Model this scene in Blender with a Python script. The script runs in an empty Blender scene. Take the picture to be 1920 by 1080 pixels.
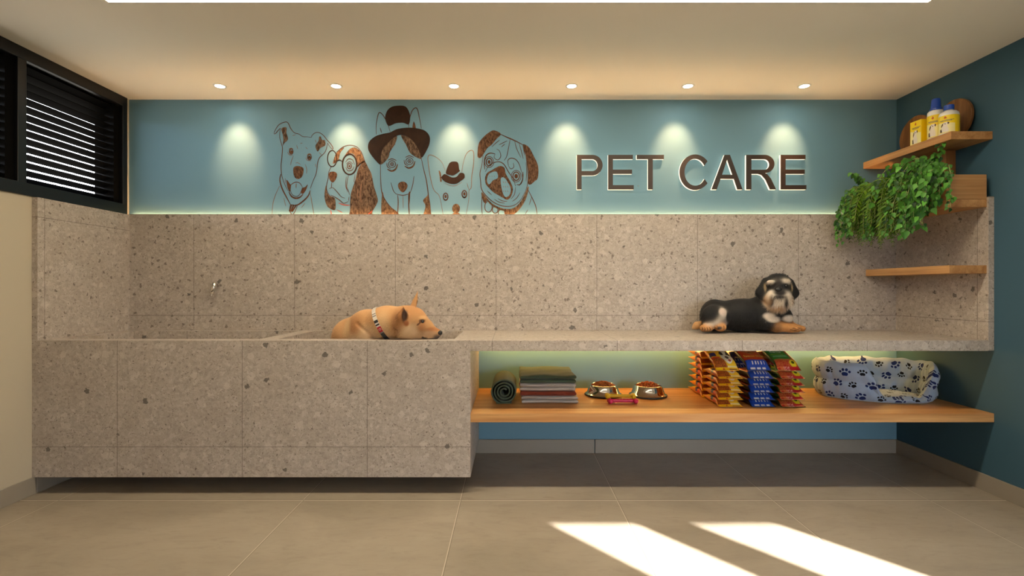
import bpy, bmesh, math, random
import numpy as np
from mathutils import Vector, Matrix
from mathutils.geometry import tessellate_polygon

random.seed(7)
rng = np.random.default_rng(7)
PI = math.pi
S = bpy.context.scene
COL = S.collection

# ------------------------------------------------------------------ camera
F = 942.0                      # focal length in pixels of the 1920 wide frame
CZ = 1.213                     # eye height
cam = bpy.data.cameras.new('camera')
cam.sensor_width = 36.0
cam.lens = 36.0 * F / 1920.0
cam.clip_start = 0.02
cam_o = bpy.data.objects.new('camera', cam)
COL.objects.link(cam_o)
cam_o.location = (0, 0, CZ)
cam_o.rotation_euler = (PI / 2, 0, 0)
S.camera = cam_o

# ------------------------------------------------------------------ look, world, sun
S.view_settings.view_transform = 'Standard'
S.view_settings.look = 'None'
S.view_settings.gamma = 1.0
S.view_settings.use_curve_mapping = False
S.view_settings.exposure = 2.0
S.cycles.use_denoising = True
S.cycles.max_bounces = 8
S.cycles.diffuse_bounces = 5
S.cycles.sample_clamp_indirect = 6.0
S.cycles.caustics_reflective = False
S.cycles.caustics_refractive = False

world = bpy.data.worlds.new('sky')
S.world = world
world.use_nodes = True
wn = world.node_tree.nodes
_wt = world.node_tree
_co = wn.new('ShaderNodeTexCoord'); _sx = wn.new('ShaderNodeSeparateXYZ'); _cr = wn.new('ShaderNodeValToRGB')
_wt.links.new(_co.outputs['Generated'], _sx.inputs[0]); _wt.links.new(_sx.outputs[2], _cr.inputs[0])
_cr.color_ramp.elements[0].position = 0.0; _cr.color_ramp.elements[0].color = (0.16, 0.15, 0.13, 1)   # ground
_cr.color_ramp.elements[1].position = 0.06; _cr.color_ramp.elements[1].color = (0.82, 0.90, 1.0, 1)    # sky
_wt.links.new(_cr.outputs[0], wn['Background'].inputs[0])
wn['Background'].inputs[1].default_value = 4.8

sun = bpy.data.lights.new('sun', 'SUN')
sun.energy = 10.0
sun.angle = math.radians(0.6)
sun.color = (1.0, 0.93, 0.84)
sun_o = bpy.data.objects.new('sun', sun)
COL.objects.link(sun_o)
SUN_EL = math.radians(27.0)
_d = Vector((-0.643 * math.cos(SUN_EL), 0.766 * math.cos(SUN_EL), -math.sin(SUN_EL)))
sun_o.rotation_euler = _d.to_track_quat('-Z', 'Y').to_euler()
sun_o.location = (6, -4, 5)

WARM = (1.0, 0.84, 0.60)
LINEAR_POWER = 11.8            # emission of the visible linear ceiling light
REAR_FILL_POWER = 1.6             # emission of the two unseen fill lights added behind the camera
COVE_POWER = 21.0             # LED strip behind the tiled wall's top edge
UNDER_POWER = 11.5            # LED strip below the counter
SPOT_POWER = 8.0             # each downlight

# ------------------------------------------------------------------ helpers
def lin(r, g, b):
    def f(c):
        c /= 255.0
        return c / 12.92 if c <= 0.04045 else ((c + 0.055) / 1.055) ** 2.4
    return (f(r), f(g), f(b), 1.0)

def PX(px, py, Y):
    """photo pixel at depth Y -> point"""
    return Vector(((px - 960) * Y / F, Y, CZ - (py - 540) * Y / F))

def tag(o, label=None, cat=None, group=None, kind=None):
    if label: o['label'] = label
    if cat: o['category'] = cat
    if group: o['group'] = group
    if kind: o['kind'] = kind
    return o

def empty(name, loc=(0, 0, 0), rz=0.0):
    o = bpy.data.objects.new(name, None)
    o.empty_display_size = 0.05
    o.location = loc
    o.rotation_euler = (0, 0, rz)
    COL.objects.link(o)
    return o

def link(name, me, mats, parent=None, smooth=False):
    if not isinstance(mats, (list, tuple)): mats = [mats]
    for m in mats: me.materials.append(m)
    if smooth:
        for p in me.polygons: p.use_smooth = True
    o = bpy.data.objects.new(name, me)
    COL.objects.link(o)
    if parent: o.parent = parent
    return o

def from_bm(name, bm, mats, parent=None, smooth=False, autosmooth=None):
    me = bpy.data.meshes.new(name)
    bmesh.ops.recalc_face_normals(bm, faces=bm.faces)
    bm.to_mesh(me); bm.free()
    o = link(name, me, mats, parent, smooth or autosmooth is not None)
    if autosmooth is not None:
        me.set_sharp_from_angle(angle=math.radians(autosmooth))
    return o

def add_box(bm, x0, x1, y0, y1, z0, z1, bev=0.0, seg=2, mi=0):
    tmp = bmesh.new()
    vs = [tmp.verts.new((x, y, z)) for x in (x0, x1) for y in (y0, y1) for z in (z0, z1)]
    for f in ((0,1,3,2),(4,6,7,5),(0,4,5,1),(2,3,7,6),(0,2,6,4),(1,5,7,3)):
        tmp.faces.new([vs[i] for i in f])
    if bev > 0:
        bmesh.ops.bevel(tmp, geom=list(tmp.edges), offset=bev, segments=seg, affect='EDGES', profile=0.5)
    merge(bm, tmp, mi)

def merge(bm, tmp, mi=0, M=None):
    if M is not None: bmesh.ops.transform(tmp, matrix=M, verts=tmp.verts)
    mp = {v: bm.verts.new(v.co) for v in tmp.verts}
    for f in tmp.faces:
        try:
            nf = bm.faces.new([mp[v] for v in f.verts])
            nf.material_index = mi
            nf.smooth = f.smooth
        except ValueError:
            pass
    tmp.free()

def add_lathe(bm, prof, cx=0, cy=0, cz=0, seg=48, mi=0, sx=1.0, sy=1.0):
    """prof: list of (r, z)"""
    rings = []
    for r, z in prof:
        if r < 1e-6:
            rings.append([bm.verts.new((cx, cy, cz + z))])
        else:
            rings.append([bm.verts.new((cx + sx * r * math.cos(2 * PI * k / seg), cy + sy * r * math.sin(2 * PI * k / seg), cz + z)) for k in range(seg)])
    for a, b in zip(rings[:-1], rings[1:]):
        for k in range(seg):
            k2 = (k + 1) % seg
            if len(a) == 1 and len(b) == 1: continue
            if len(a) == 1: f = bm.faces.new((a[0], b[k], b[k2]))
            elif len(b) == 1: f = bm.faces.new((a[k], a[k2], b[0]))
            else: f = bm.faces.new((a[k], a[k2], b[k2], b[k]))
            f.material_index = mi

def add_tube(bm, pts, radii, seg=8, mi=0, cap=True):
    pts = [Vector(p) for p in pts]
    if not isinstance(radii, (list, tuple)): radii = [radii] * len(pts)
    rings = []
    ref = Vector((0.13, 0.31, 0.94))
    for i, p in enumerate(pts):
        t = (pts[min(i + 1, len(pts) - 1)] - pts[max(i - 1, 0)])
        if t.length < 1e-9: t = Vector((0, 0, 1))
        t.normalize()
        a = t.cross(ref)
        if a.length < 1e-3: a = t.cross(Vector((1, 0, 0)))
        a.normalize(); b = t.cross(a)
        rings.append([bm.verts.new(p + radii[i] * (math.cos(2*PI*k/seg) * a + math.sin(2*PI*k/seg) * b)) for k in range(seg)])
    for a, b in zip(rings[:-1], rings[1:]):
        for k in range(seg):
            f = bm.faces.new((a[k], a[(k+1) % seg], b[(k+1) % seg], b[k])); f.material_index = mi
    if cap:
        bm.faces.new(rings[0]).material_index = mi
        bm.faces.new(rings[-1]).material_index = mi

def catmull(pts, closed=False, n=6):
    P = [Vector((p[0], p[1])) for p in pts]
    N = len(P)
    if N < 3 and not closed:
        return [P[0].lerp(P[-1], i / n) for i in range(n + 1)]
    out = []
    rngk = range(N) if closed else range(N - 1)
    for i in rngk:
        if closed:
            p0, p1, p2, p3 = P[(i-1) % N], P[i], P[(i+1) % N], P[(i+2) % N]
        else:
            p0, p1, p2, p3 = P[max(i-1, 0)], P[i], P[i+1], P[min(i+2, N-1)]
        for k in range(n):
            t = k / n
            out.append(0.5 * ((2*p1) + (p2-p0)*t + (2*p0-5*p1+4*p2-p3)*t*t + (-p0+3*p1-3*p2+p3)*t**3))
    if not closed: out.append(P[-1])
    return out

# ------------------------------------------------------------------ materials
class NT:
    """small node-tree writer"""
    def __init__(s, m):
        s.t = m.node_tree; s.n = s.t.nodes
    def node(s, typ, **kw):
        nd = s.n.new(typ)
        for k, v in kw.items(): setattr(nd, k, v)
        return nd
    def put(s, sock, v):
        if isinstance(v, (int, float)): sock.default_value = v
        elif isinstance(v, (tuple, list)): sock.default_value = v
        else: s.t.links.new(v, sock)
    def math(s, op, a, b=None, c=None, clamp=False):
        nd = s.node('ShaderNodeMath', operation=op, use_clamp=clamp)
        s.put(nd.inputs[0], a)
        if b is not None: s.put(nd.inputs[1], b)
        if c is not None: s.put(nd.inputs[2], c)
        return nd.outputs[0]
    def vmath(s, op, a, b=None):
        nd = s.node('ShaderNodeVectorMath', operation=op)
        s.put(nd.inputs[0], a)
        if b is not None: s.put(nd.inputs[1], b)
        return nd.outputs[1] if op in ('LENGTH', 'DOT_PRODUCT') else nd.outputs[0]
    def mix(s, fac, a, b):
        nd = s.node('ShaderNodeMix', data_type='RGBA')
        s.put(nd.inputs[0], fac); s.put(nd.inputs[6], a); s.put(nd.inputs[7], b)
        return nd.outputs[2]
    def ramp(s, fac, stops, interp='LINEAR'):
        nd = s.node('ShaderNodeValToRGB')
        cr = nd.color_ramp; cr.interpolation = interp
        while len(cr.elements) < len(stops): cr.elements.new(0.5)
        for e, (p, c) in zip(cr.elements, stops):
            e.position = p; e.color = c if len(c) == 4 else (*c, 1)
        s.put(nd.inputs[0], fac)
        return nd.outputs[0]
    def noise(s, vec, scale, detail=3, rough=0.5, dist=0.0):
        nd = s.node('ShaderNodeTexNoise')
        s.put(nd.inputs['Vector'], vec)
        nd.inputs['Scale'].default_value = scale; nd.inputs['Detail'].default_value = detail
        nd.inputs['Roughness'].default_value = rough; nd.inputs['Distortion'].default_value = dist
        return nd.outputs['Fac']
    def voro(s, vec, scale, out='Distance', feature='F1', rand=1.0):
        nd = s.node('ShaderNodeTexVoronoi', feature=feature)
        s.put(nd.inputs['Vector'], vec); nd.inputs['Scale'].default_value = scale
        nd.inputs['Randomness'].default_value = rand
        return nd.outputs[out]
    def sep(s, v):
        nd = s.node('ShaderNodeSeparateXYZ'); s.put(nd.inputs[0], v); return nd.outputs
    def comb(s, x, y, z):
        nd = s.node('ShaderNodeCombineXYZ')
        for i, v in enumerate((x, y, z)): s.put(nd.inputs[i], v)
        return nd.outputs[0]
    def bump(s, h, strength=0.2, dist=0.01):
        nd = s.node('ShaderNodeBump'); s.put(nd.inputs['Height'], h)
        nd.inputs['Strength'].default_value = strength; nd.inputs['Distance'].default_value = dist
        return nd.outputs[0]

def new_mat(name, rough=0.5, metal=0.0, spec=0.5):
    m = bpy.data.materials.new(name); m.use_nodes = True
    b = m.node_tree.nodes['Principled BSDF']
    b.inputs['Roughness'].default_value = rough
    b.inputs['Metallic'].default_value = metal
    b.inputs['Specular IOR Level'].default_value = spec
    return m, NT(m), b

def plain(name, col, rough=0.5, metal=0.0, var=0.06, scale=30.0, bump=0.0, spec=0.5, emis=None, estr=0.0):
    m, t, b = new_mat(name, rough, metal, spec)
    pos = t.node('ShaderNodeNewGeometry').outputs['Position']
    n = t.noise(pos, scale, 3)
    c2 = tuple(min(1, c * (1 + var)) for c in col[:3]) + (1,)
    c1 = tuple(c * (1 - var) for c in col[:3]) + (1,)
    t.put(b.inputs['Base Color'], t.mix(n, c1, c2))
    if bump > 0: t.put(b.inputs['Normal'], t.bump(n, bump, 0.004))
    if emis:
        b.inputs['Emission Color'].default_value = (*emis[:3], 1)
        b.inputs['Emission Strength'].default_value = estr
    return m

def terrazzo(name, ox=-0.116, oz=0.280, oy=None, step=0.734, tint=1.0):
    m, t, b = new_mat(name, 0.42, 0, 0.35)
    g = t.node('ShaderNodeNewGeometry')
    pos, nor = g.outputs['Position'], g.outputs['True Normal']
    warp = t.node('ShaderNodeTexNoise'); t.put(warp.inputs['Vector'], pos)
    warp.inputs['Scale'].default_value = 45; warp.inputs['Detail'].default_value = 3
    wv = t.vmath('MULTIPLY', t.vmath('SUBTRACT', warp.outputs['Color'], (0.5, 0.5, 0.5)), (0.04, 0.04, 0.04))
    wpos = t.vmath('ADD', pos, wv)
    k = tint
    c = lambda r, g_, b_: tuple(x * k for x in lin(r, g_, b_)[:3]) + (1,)
    # medium chips
    v1 = t.sep(t.voro(wpos, 62, 'Color'))
    base = t.ramp(v1[0], [(0.0, c(156, 146, 136)), (0.25, c(171, 160, 149)), (0.55, c(180, 169, 158)), (0.85, c(189, 179, 168)), (1.0, c(202, 193, 184))])
    v2 = t.sep(t.voro(wpos, 170, 'Color'))
    fine = t.ramp(v2[1], [(0.0, c(140, 129, 119)), (0.3, c(172, 161, 150)), (1.0, c(194, 184, 173))])
    colr = t.mix(0.42, base, fine)
    cloud = t.noise(pos, 5.0, 5, 0.6)
    colr = t.mix(t.math('MULTIPLY', t.math('SUBTRACT', cloud, 0.40, clamp=True), 1.1), colr, c(158, 145, 132))
    # pale curved flakes
    fl = t.voro(wpos, 17, 'Distance', 'F1'); flc = t.sep(t.voro(wpos, 17, 'Color'))
    m_f = t.math('MULTIPLY', t.math('LESS_THAN', fl, 0.36), t.math('GREATER_THAN', flc[2], 0.80))
    colr = t.mix(t.math('MULTIPLY', m_f, 0.45), colr, c(206, 197, 186))
    # brown grey small chips
    s1 = t.voro(wpos, 30, 'Distance'); s1c = t.sep(t.voro(wpos, 30, 'Color'))
    m_s = t.math('MULTIPLY', t.math('LESS_THAN', s1, 0.26), t.math('GREATER_THAN', s1c[1], 0.82))
    colr = t.mix(t.math('MULTIPLY', m_s, 0.72), colr, c(99, 88, 79))
    s3 = t.voro(wpos, 85, 'Distance'); s3c = t.sep(t.voro(wpos, 85, 'Color'))
    m_3 = t.math('MULTIPLY', t.math('LESS_THAN', s3, 0.28), t.math('GREATER_THAN', s3c[1], 0.78))
    colr = t.mix(t.math('MULTIPLY', m_3, 0.7), colr, c(92, 81, 72))
    # rare large charcoal chips
    s2 = t.voro(wpos, 8.5, 'Distance'); s2c = t.sep(t.voro(wpos, 8.5, 'Color'))
    m_b = t.math('MULTIPLY', t.math('LESS_THAN', s2, 0.135), t.math('GREATER_THAN', s2c[0], 0.62))
    colr = t.mix(t.math('MULTIPLY', m_b, 0.8), colr, c(84, 79, 75))
    # tile joints on the world grid
    P = t.sep(pos); N = t.sep(nor)
    line = None
    for i, off in ((0, ox), (1, oy), (2, oz)):
        if off is None: continue
        fr = t.math('FRACT', t.math('DIVIDE', t.math('SUBTRACT', P[i], off - 20 * step), step))
        d = t.math('MULTIPLY', t.math('MINIMUM', fr, t.math('SUBTRACT', 1.0, fr)), step)
        l = t.math('MULTIPLY', t.math('LESS_THAN', d, 0.0019), t.math('LESS_THAN', t.math('ABSOLUTE', N[i]), 0.5))
        line = l if line is None else t.math('MAXIMUM', line, l)
    colr = t.mix(t.math('MULTIPLY', line, 0.62), colr, c(88, 79, 71))
    t.put(b.inputs['Base Color'], colr)
    t.put(b.inputs['Roughness'], t.math('MULTIPLY_ADD', v2[0], 0.15, 0.36))
    return m

def wood(name, axis, light, dark, scale=1.0, rough=0.42):
    """grain runs along axis 0,1,2"""
    m, t, b = new_mat(name, rough, 0, 0.4)
    pos = t.node('ShaderNodeNewGeometry').outputs['Position']
    sc = [22.0, 22.0, 22.0]; sc[axis] = 0.9
    st = t.vmath('MULTIPLY', pos, tuple(sc))
    n1 = t.noise(st, 1.0 * scale, 4, 0.55, 0.6)
    sc2 = [90.0, 90.0, 90.0]; sc2[axis] = 3.0
    n2 = t.noise(t.vmath('MULTIPLY', pos, tuple(sc2)), 1.0 * scale, 3, 0.6)
    sc3 = [9.0, 9.0, 9.0]; sc3[axis] = 0.5
    n3 = t.sep(t.voro(t.vmath('MULTIPLY', pos, tuple(sc3)), 1.0, 'Color'))
    c = t.ramp(n1, [(0.3, dark), (0.5, tuple((a + b_) / 2 for a, b_ in zip(dark, light))), (0.68, light)])
    dk = tuple(x * 0.62 for x in dark[:3]) + (1,)
    c = t.mix(t.math('MULTIPLY', t.math('SUBTRACT', n2, 0.5, clamp=True), 1.6), c, dk)
    c = t.mix(t.math('MULTIPLY', n3[0], 0.14), c, dk)
    t.put(b.inputs['Base Color'], c)
    t.put(b.inputs['Normal'], t.bump(n2, 0.08, 0.002))
    return m

def emit(name, col, strength):
    m = bpy.data.materials.new(name); m.use_nodes = True
    t = NT(m); t.n.clear()
    e = t.node('ShaderNodeEmission'); o = t.node('ShaderNodeOutputMaterial')
    e.inputs[0].default_value = (*col[:3], 1); e.inputs[1].default_value = strength
    t.t.links.new(e.outputs[0], o.inputs[0])
    return m

def attr_mat(name, attr='coat', rough=0.7, spec=0.3, nscale=(60, 60, 60), var=0.25, bump=0.3, sheen=0.0):
    m, t, b = new_mat(name, rough, 0, spec)
    a = t.node('ShaderNodeAttribute', attribute_name=attr).outputs['Color']
    co = t.node('ShaderNodeTexCoord').outputs['Object']
    n = t.noise(t.vmath('MULTIPLY', co, nscale), 1.0, 4, 0.65, 0.5)
    h = t.node('ShaderNodeHueSaturation')
    t.put(h.inputs['Value'], t.math('MULTIPLY_ADD', n, 2 * var, 1 - var)); t.put(h.inputs['Color'], a)
    t.put(b.inputs['Base Color'], h.outputs[0])
    if bump: t.put(b.inputs['Normal'], t.bump(n, bump, 0.006))
    b.inputs['Sheen Weight'].default_value = sheen
    return m

M = {}
M['blue'] = plain('blue_paint', lin(108, 148, 168), 0.6, var=0.015, scale=3, spec=0.3)
M['teal'] = plain('teal_paint', lin(60, 92, 110), 0.6, var=0.02, scale=3, spec=0.3)
M['cream'] = plain('cream_paint', lin(188, 178, 158), 0.7, var=0.015, scale=3, spec=0.2)
M['ceil'] = plain('ceiling_paint', lin(236, 229, 217), 0.8, var=0.01, scale=2, spec=0.1)
M['terr'] = terrazzo('terrazzo')
M['terr_left'] = terrazzo('terrazzo_left', ox=None, oz=0.163, oy=2.995)
M['terr_right'] = terrazzo('terrazzo_right', ox=None, oz=0.280, oy=3.02)
M['oak'] = wood('oak_along', 0, lin(214, 164, 106), lin(176, 120, 66))
M['oak_y'] = wood('oak_deep', 1, lin(206, 158, 104), lin(164, 112, 64))
M['oak_z'] = wood('oak_upright', 2, lin(176, 122, 72), lin(120, 76, 40))
M['oak_d'] = wood('walnut_board', 2, lin(160, 112, 66), lin(104, 66, 34))
M['black'] = plain('black_metal', (0.006, 0.006, 0.007, 1), 0.35, 0.0, 0.1, spec=0.4)
M['blade'] = plain('black_blade', (0.0035, 0.0032, 0.003, 1), 0.7, 0.0, 0.1, spec=0.03)
M['skirt'] = plain('skirting_tile', lin(150, 141, 128), 0.4, var=0.06, scale=6)
M['chrome'] = plain('chrome', (0.82, 0.8, 0.76, 1), 0.12, 1.0, 0.02)
M['steel'] = plain('polished_steel', (0.72, 0.71, 0.68, 1), 0.09, 1.0, 0.02)
M['rubber'] = plain('black_rubber', (0.012, 0.012, 0.013, 1), 0.5, 0, 0.1)
M['white'] = plain('white_plastic', lin(228, 226, 220), 0.35, var=0.02)
M['sign'] = plain('dark_bronze', lin(50, 36, 27), 0.45, var=0.05)
M['acrylic'] = plain('lit_acrylic', lin(240, 232, 212), 0.4, var=0.01, emis=(1, 0.86, 0.64), estr=0.3)
M['linear'] = emit('linear_light', WARM, LINEAR_POWER)
M['rear_fill'] = emit('rear_fill_light', (1.0, 0.87, 0.70), REAR_FILL_POWER)
M['cove'] = emit('cove_led', (1.0, 0.58, 0.25), COVE_POWER)
M['under'] = emit('under_led', (1.0, 0.56, 0.15), UNDER_POWER)
M['bulb'] = emit('downlight_lens', (1.0, 0.92, 0.76), 30.0)
M['glass'] = None

# floor with its own tile joints
def floor_mat():
    m, t, b = new_mat('floor_tile', 0.36, 0, 0.4)
    pos = t.node('ShaderNodeNewGeometry').outputs['Position']
    P = t.sep(pos)
    n = t.noise(t.vmath('MULTIPLY', pos, (1.0, 1.6, 1.0)), 1.6, 7, 0.62, 0.5)
    n2 = t.noise(t.vmath('MULTIPLY', pos, (1.0, 3.0, 1.0)), 9.0, 5, 0.65, 1.0)
    c = t.ramp(n, [(0.25, lin(146, 136, 121)), (0.5, lin(161, 150, 134)), (0.78, lin(173, 163, 147))])
    c = t.mix(t.math('MULTIPLY', t.math('SUBTRACT', n2, 0.52, clamp=True), 1.3), c, lin(128, 117, 102))
    dk = None; lt = None
    for ax, js in ((0, (-2.587, -1.19, -0.291, 0.604, 1.494, 2.39, 3.28, 4.17)), (1, (2.878, 1.984, 1.09, 0.196, -0.70, -1.59))):
        for j in js:
            d = t.math('SUBTRACT', P[ax], j)
            hw = 0.0022 if ax == 0 else 0.0042
            a = t.math('COMPARE', d, 0.0, hw)
            w = t.math('COMPARE', d, -0.0040 if ax == 0 else -0.008, hw)
            dk = a if dk is None else t.math('MAXIMUM', dk, a)
            lt = w if lt is None else t.math('MAXIMUM', lt, w)
    c = t.mix(t.math('MULTIPLY', lt, 0.8), c, lin(214, 206, 190))
    c = t.mix(t.math('MULTIPLY', dk, 0.55), c, lin(96, 88, 76))
    t.put(b.inputs['Base Color'], c)
    t.put(b.inputs['Roughness'], t.math('MULTIPLY_ADD', n2, 0.2, 0.30))
    return m
M['floor'] = floor_mat()

# ================================================================== SETTING
XL, XR, YB, H = -2.82, 2.832, 3.70, 2.60
YREAR = -2.5; XE = 4.7; YE = -0.6; YRW = 1.0   # rear of the room, side entrance bay

def struct(name, boxes, mat, bev=0.0):
    bm = bmesh.new()
    for bx in boxes: add_box(bm, *bx, bev=bev)
    return tag(from_bm(name, bm, mat), kind='structure')

struct('floor', [(XL - .15, XR, YREAR - .15, YB + .15, -.1, 0), (XR, XE + .15, YE - .04, YB + .15, -.1, 0)], M['floor'])
struct('ceiling', [(XL - .15, XR, YREAR - .15, YB + .15, H, H + .12), (XR, XE + .15, YE - .04, YB + .15, H, H + .12)], M['ceil'])
struct('wall_back', [(XL - .15, XR + .15, YB, YB + .15, 0, H)], M['blue'])
struct('wall_right', [(XR, XR + .15, YRW, YB, 0, H), (XR + .15, XE, YRW, YRW + .15, 0, H)], M['teal'])
WY0, WY1, WZ0 = 2.02, 3.67, 1.75
struct('wall_left', [(XL - .15, XL, YREAR, YB, 0, WZ0), (XL - .15, XL, YREAR, WY0, WZ0, H), (XL - .15, XL, WY1, YB, WZ0, H)], M['cream'])
# rear wall and the entrance bay with two tall glazed openings
E0, E1 = PX(1022, 977, 2.615), PX(1190, 977, 2.615)
k = 0.84 * (2.615 - YE)
op = [(0.172 + k, 0.640 + k), (0.902 + k, 1.362 + k)]
HEAD = math.tan(SUN_EL) * (2.615 - YE) * math.sqrt(1 + 0.84 ** 2)
RW = (1.62, 2.66, 2.35)          # glazed rear opening: from, to, head height
struct('wall_rear', [(XL, RW[0], YREAR - .12, YREAR, 0, H), (RW[1], XR, YREAR - .12, YREAR, 0, H), (RW[0], RW[1], YREAR - .12, YREAR, RW[2], H)], M['cream'])
struct('trim_sun_blocker', [(-1.5, 8.0, YREAR - 3.9, YREAR - .15, H, H + .12)], M['cream'])  # unseen overhang added to keep direct sun out of the rear opening
win2 = tag(empty('window_2', ((RW[0] + RW[1]) / 2, YREAR, 0)), kind='structure')
bm = bmesh.new()
for a, b_ in ((RW[0], RW[0] + .05), (RW[1] - .05, RW[1]), ((RW[0] + RW[1]) / 2 - .03, (RW[0] + RW[1]) / 2 + .03)):
    add_box(bm, a, b_, YREAR - .09, YREAR - .03, 0, RW[2])
add_box(bm, RW[0], RW[1], YREAR - .09, YREAR - .03, RW[2] - .05, RW[2])
add_box(bm, RW[0], RW[1], YREAR - .09, YREAR - .03, 0, .05)
bmesh.ops.translate(bm, vec=-Vector(win2.location), verts=bm.verts)
from_bm('window_frame', bm, M['black'], win2)
struct('wall_entrance', [(XR - .12, XR, YREAR, YE, 0, H),
                         (XR, op[0][0], YE - .04, YE, 0, H), (op[0][1], op[1][0], YE - .04, YE, 0, H), (op[1][1], XE, YE - .04, YE, 0, H),
                         (op[0][0], op[0][1], YE - .04, YE, HEAD, H), (op[1][0], op[1][1], YE - .04, YE, HEAD, H),
                         (XE, XE + .12, YE, YRW + .15, 0, H)], M['cream'])
# baseboards
g = 0.003
def skirting(name, boxes): return struct(name, boxes, M['skirt'], 0.0015)
skirting('baseboard_back', [(XL + .012, 0.6055, YB - .012, YB, 0, .1), (0.6105, XR - .012, YB - .012, YB, 0, .1)])
skirting('baseboard_right', [(XR - .012, XR, YRW, YB, 0, .1)])
skirting('baseboard_left', [(XL, XL + .012, YREAR, 2.965, 0, .1), (XL, XL + .012, 2.97, YB, 0, .1)])

# tiled cladding: back, left and right, standing off the wall behind a light gap
TZ, TY = 1.751, 3.66
TOP = 0.905
CL, CR = -2.786, 2.797
bm = bmesh.new()
add_box(bm, CL, CR, TY, TY + .014, TOP, TZ, 0.001, 1)
add_box(bm, CL, CR, TY + .014, YB, 1.60, 1.62)
tag(from_bm('wall_tile_back', bm, M['terr']), kind='structure')
bm = bmesh.new()
add_box(bm, XL, CL, 2.95, YB, TOP, TZ - .004, 0.001, 1)
tag(from_bm('wall_tile_left', bm, M['terr_left']), kind='structure')
bm = bmesh.new()
add_box(bm, CR, XR, 2.95, YB, 0.845, TZ, 0.001, 1)
tag(from_bm('wall_tile_right', bm, M['terr_right']), kind='structure')

# ---- louvred window on the left wall
win = tag(empty('window_1', (XL, WY1, WZ0)), kind='structure')
def wchild(name, bm, mat, **kw):
    o = from_bm(name, bm, mat, win, **kw)
    o.matrix_parent_inverse = Matrix.Translation(-Vector(win.location)); return o
bm = bmesh.new()
fx0, fx1 = XL - .15, XL + .012
add_box(bm, fx0, fx1, WY0, WY1, WZ0, WZ0 + .072, .003)
add_box(bm, fx0, fx1, WY0, WY1, H - .072, H - .001, .003)
add_box(bm, fx0, fx1, WY1 - .045, WY1, WZ0 + .06, H - .06, .003)
add_box(bm, fx0, fx1, WY0, WY0 + .045, WZ0 + .06, H - .06, .003)
wchild('window_frame', bm, M['black'])
bm = bmesh.new()
add_box(bm, fx0, fx1 - .004, 2.858, 2.912, WZ0 + .06, H - .06, .003)
wchild('mullion', bm, M['black'])
for (a, b_) in ((2.912, WY1 - .045), (WY0 + .045, 2.858)):
    bm = bmesh.new()
    add_box(bm, fx0, XL - .015, a, a + .022, WZ0 + .06, H - .06)
    add_box(bm, fx0, XL - .015, b_ - .05, b_, WZ0 + .06, H - .06)
    add_box(bm, XL - .10, XL - .09, a, b_, H - .125, H - .06)
    n = 15; pitch = (H - .072 - WZ0 - .072) / n
    for i in range(n):
        z = WZ0 + .072 + (i + .5) * pitch
        tmp = bmesh.new()
        add_box(tmp, -.0295, .0295, a + .01, b_ - .02, -.0022, .0022, .0008, 1)
        merge(bm, tmp, 0, Matrix.Translation((XL - .062, 0, z)) @ Matrix.Rotation(-math.atan(0.42), 4, 'Y'))
    wchild('louvre_blades', bm, M['blade'])

# ================================================================== CEILING LIGHTS
def linear_light(x0, x1, y0, y1, mat, label, group=None):
    t = tag(empty('linear_ceiling_light', ((x0 + x1) / 2, (y0 + y1) / 2, H)), label, 'ceiling light', group)
    c = Vector(t.location)
    bm = bmesh.new(); w = .012
    for bx in ((x0 - w, x1 + w, y0 - w, y0), (x0 - w, x1 + w, y1, y1 + w), (x0 - w, x0, y0, y1), (x1, x1 + w, y0, y1)):
        add_box(bm, bx[0] - c.x, bx[1] - c.x, bx[2] - c.y, bx[3] - c.y, -.006, 0)
    from_bm('trim_frame', bm, M['ceil'], t)
    bm = bmesh.new(); add_box(bm, x0 - c.x, x1 - c.x, y0 - c.y, y1 - c.y, -.004, -.0005)
    from_bm('diffuser', bm, mat, t)
linear_light(-1.95, 2.01, 2.32, 2.428, M['linear'], 'long glowing linear light across the ceiling at the top edge')
linear_light(-1.95, 2.01, -0.3, -0.18, M['rear_fill'], 'added linear fill light on the ceiling behind the viewer', 'added rear fill lights')  # this one and the next are out of view, added as fill
linear_light(-1.95, 2.01, -1.6, -1.48, M['rear_fill'], 'added linear fill light on the ceiling at the very rear of the room', 'added rear fill lights')

spots = [-2.005, -1.2075, -0.399, 0.41, 1.2075, 2.005]
ordn = ['first', 'second', 'third', 'fourth', 'fifth', 'sixth']
where = ['above the bare blue wall, nearest the black window', 'above the spectacled hound drawing', 'above the pointed-ear dog drawing',
         'above the letter P of the sign', 'above the letters C and A of the sign', 'above the sign end, nearest the right wall']
for i, x in enumerate(spots):
    y = 3.447
    t = tag(empty('downlight', (x, y, H)), 'small glowing ceiling spotlight ' + where[i], 'spotlight', 'row of ceiling spotlights')
    bm = bmesh.new()
    add_lathe(bm, [(.030, -.001), (.030, -.004), (.040, -.004), (.043, -.001), (.043, 0.0)], seg=32)
    from_bm('trim_ring', bm, M['white'], t, smooth=True)
    bm = bmesh.new(); add_lathe(bm, [(0, -.002), (.029, -.002), (.029, -.0005), (0, -.0005)], seg=32)
    from_bm('lens', bm, M['bulb'], t)
    L = bpy.data.lights.new('beam', 'SPOT')
    L.energy = SPOT_POWER; L.color = (1.0, 0.53, 0.24); L.spot_size = math.radians(53); L.spot_blend = 1.0; L.shadow_soft_size = .02
    lo = bpy.data.objects.new('beam', L); COL.objects.link(lo); lo.parent = t
    lo.location = (0, 0, -.03)
    lo.rotation_euler = Vector((-0.02, math.sin(math.radians(37)), -math.cos(math.radians(37)))).to_track_quat('-Z', 'Y').to_euler()

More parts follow.
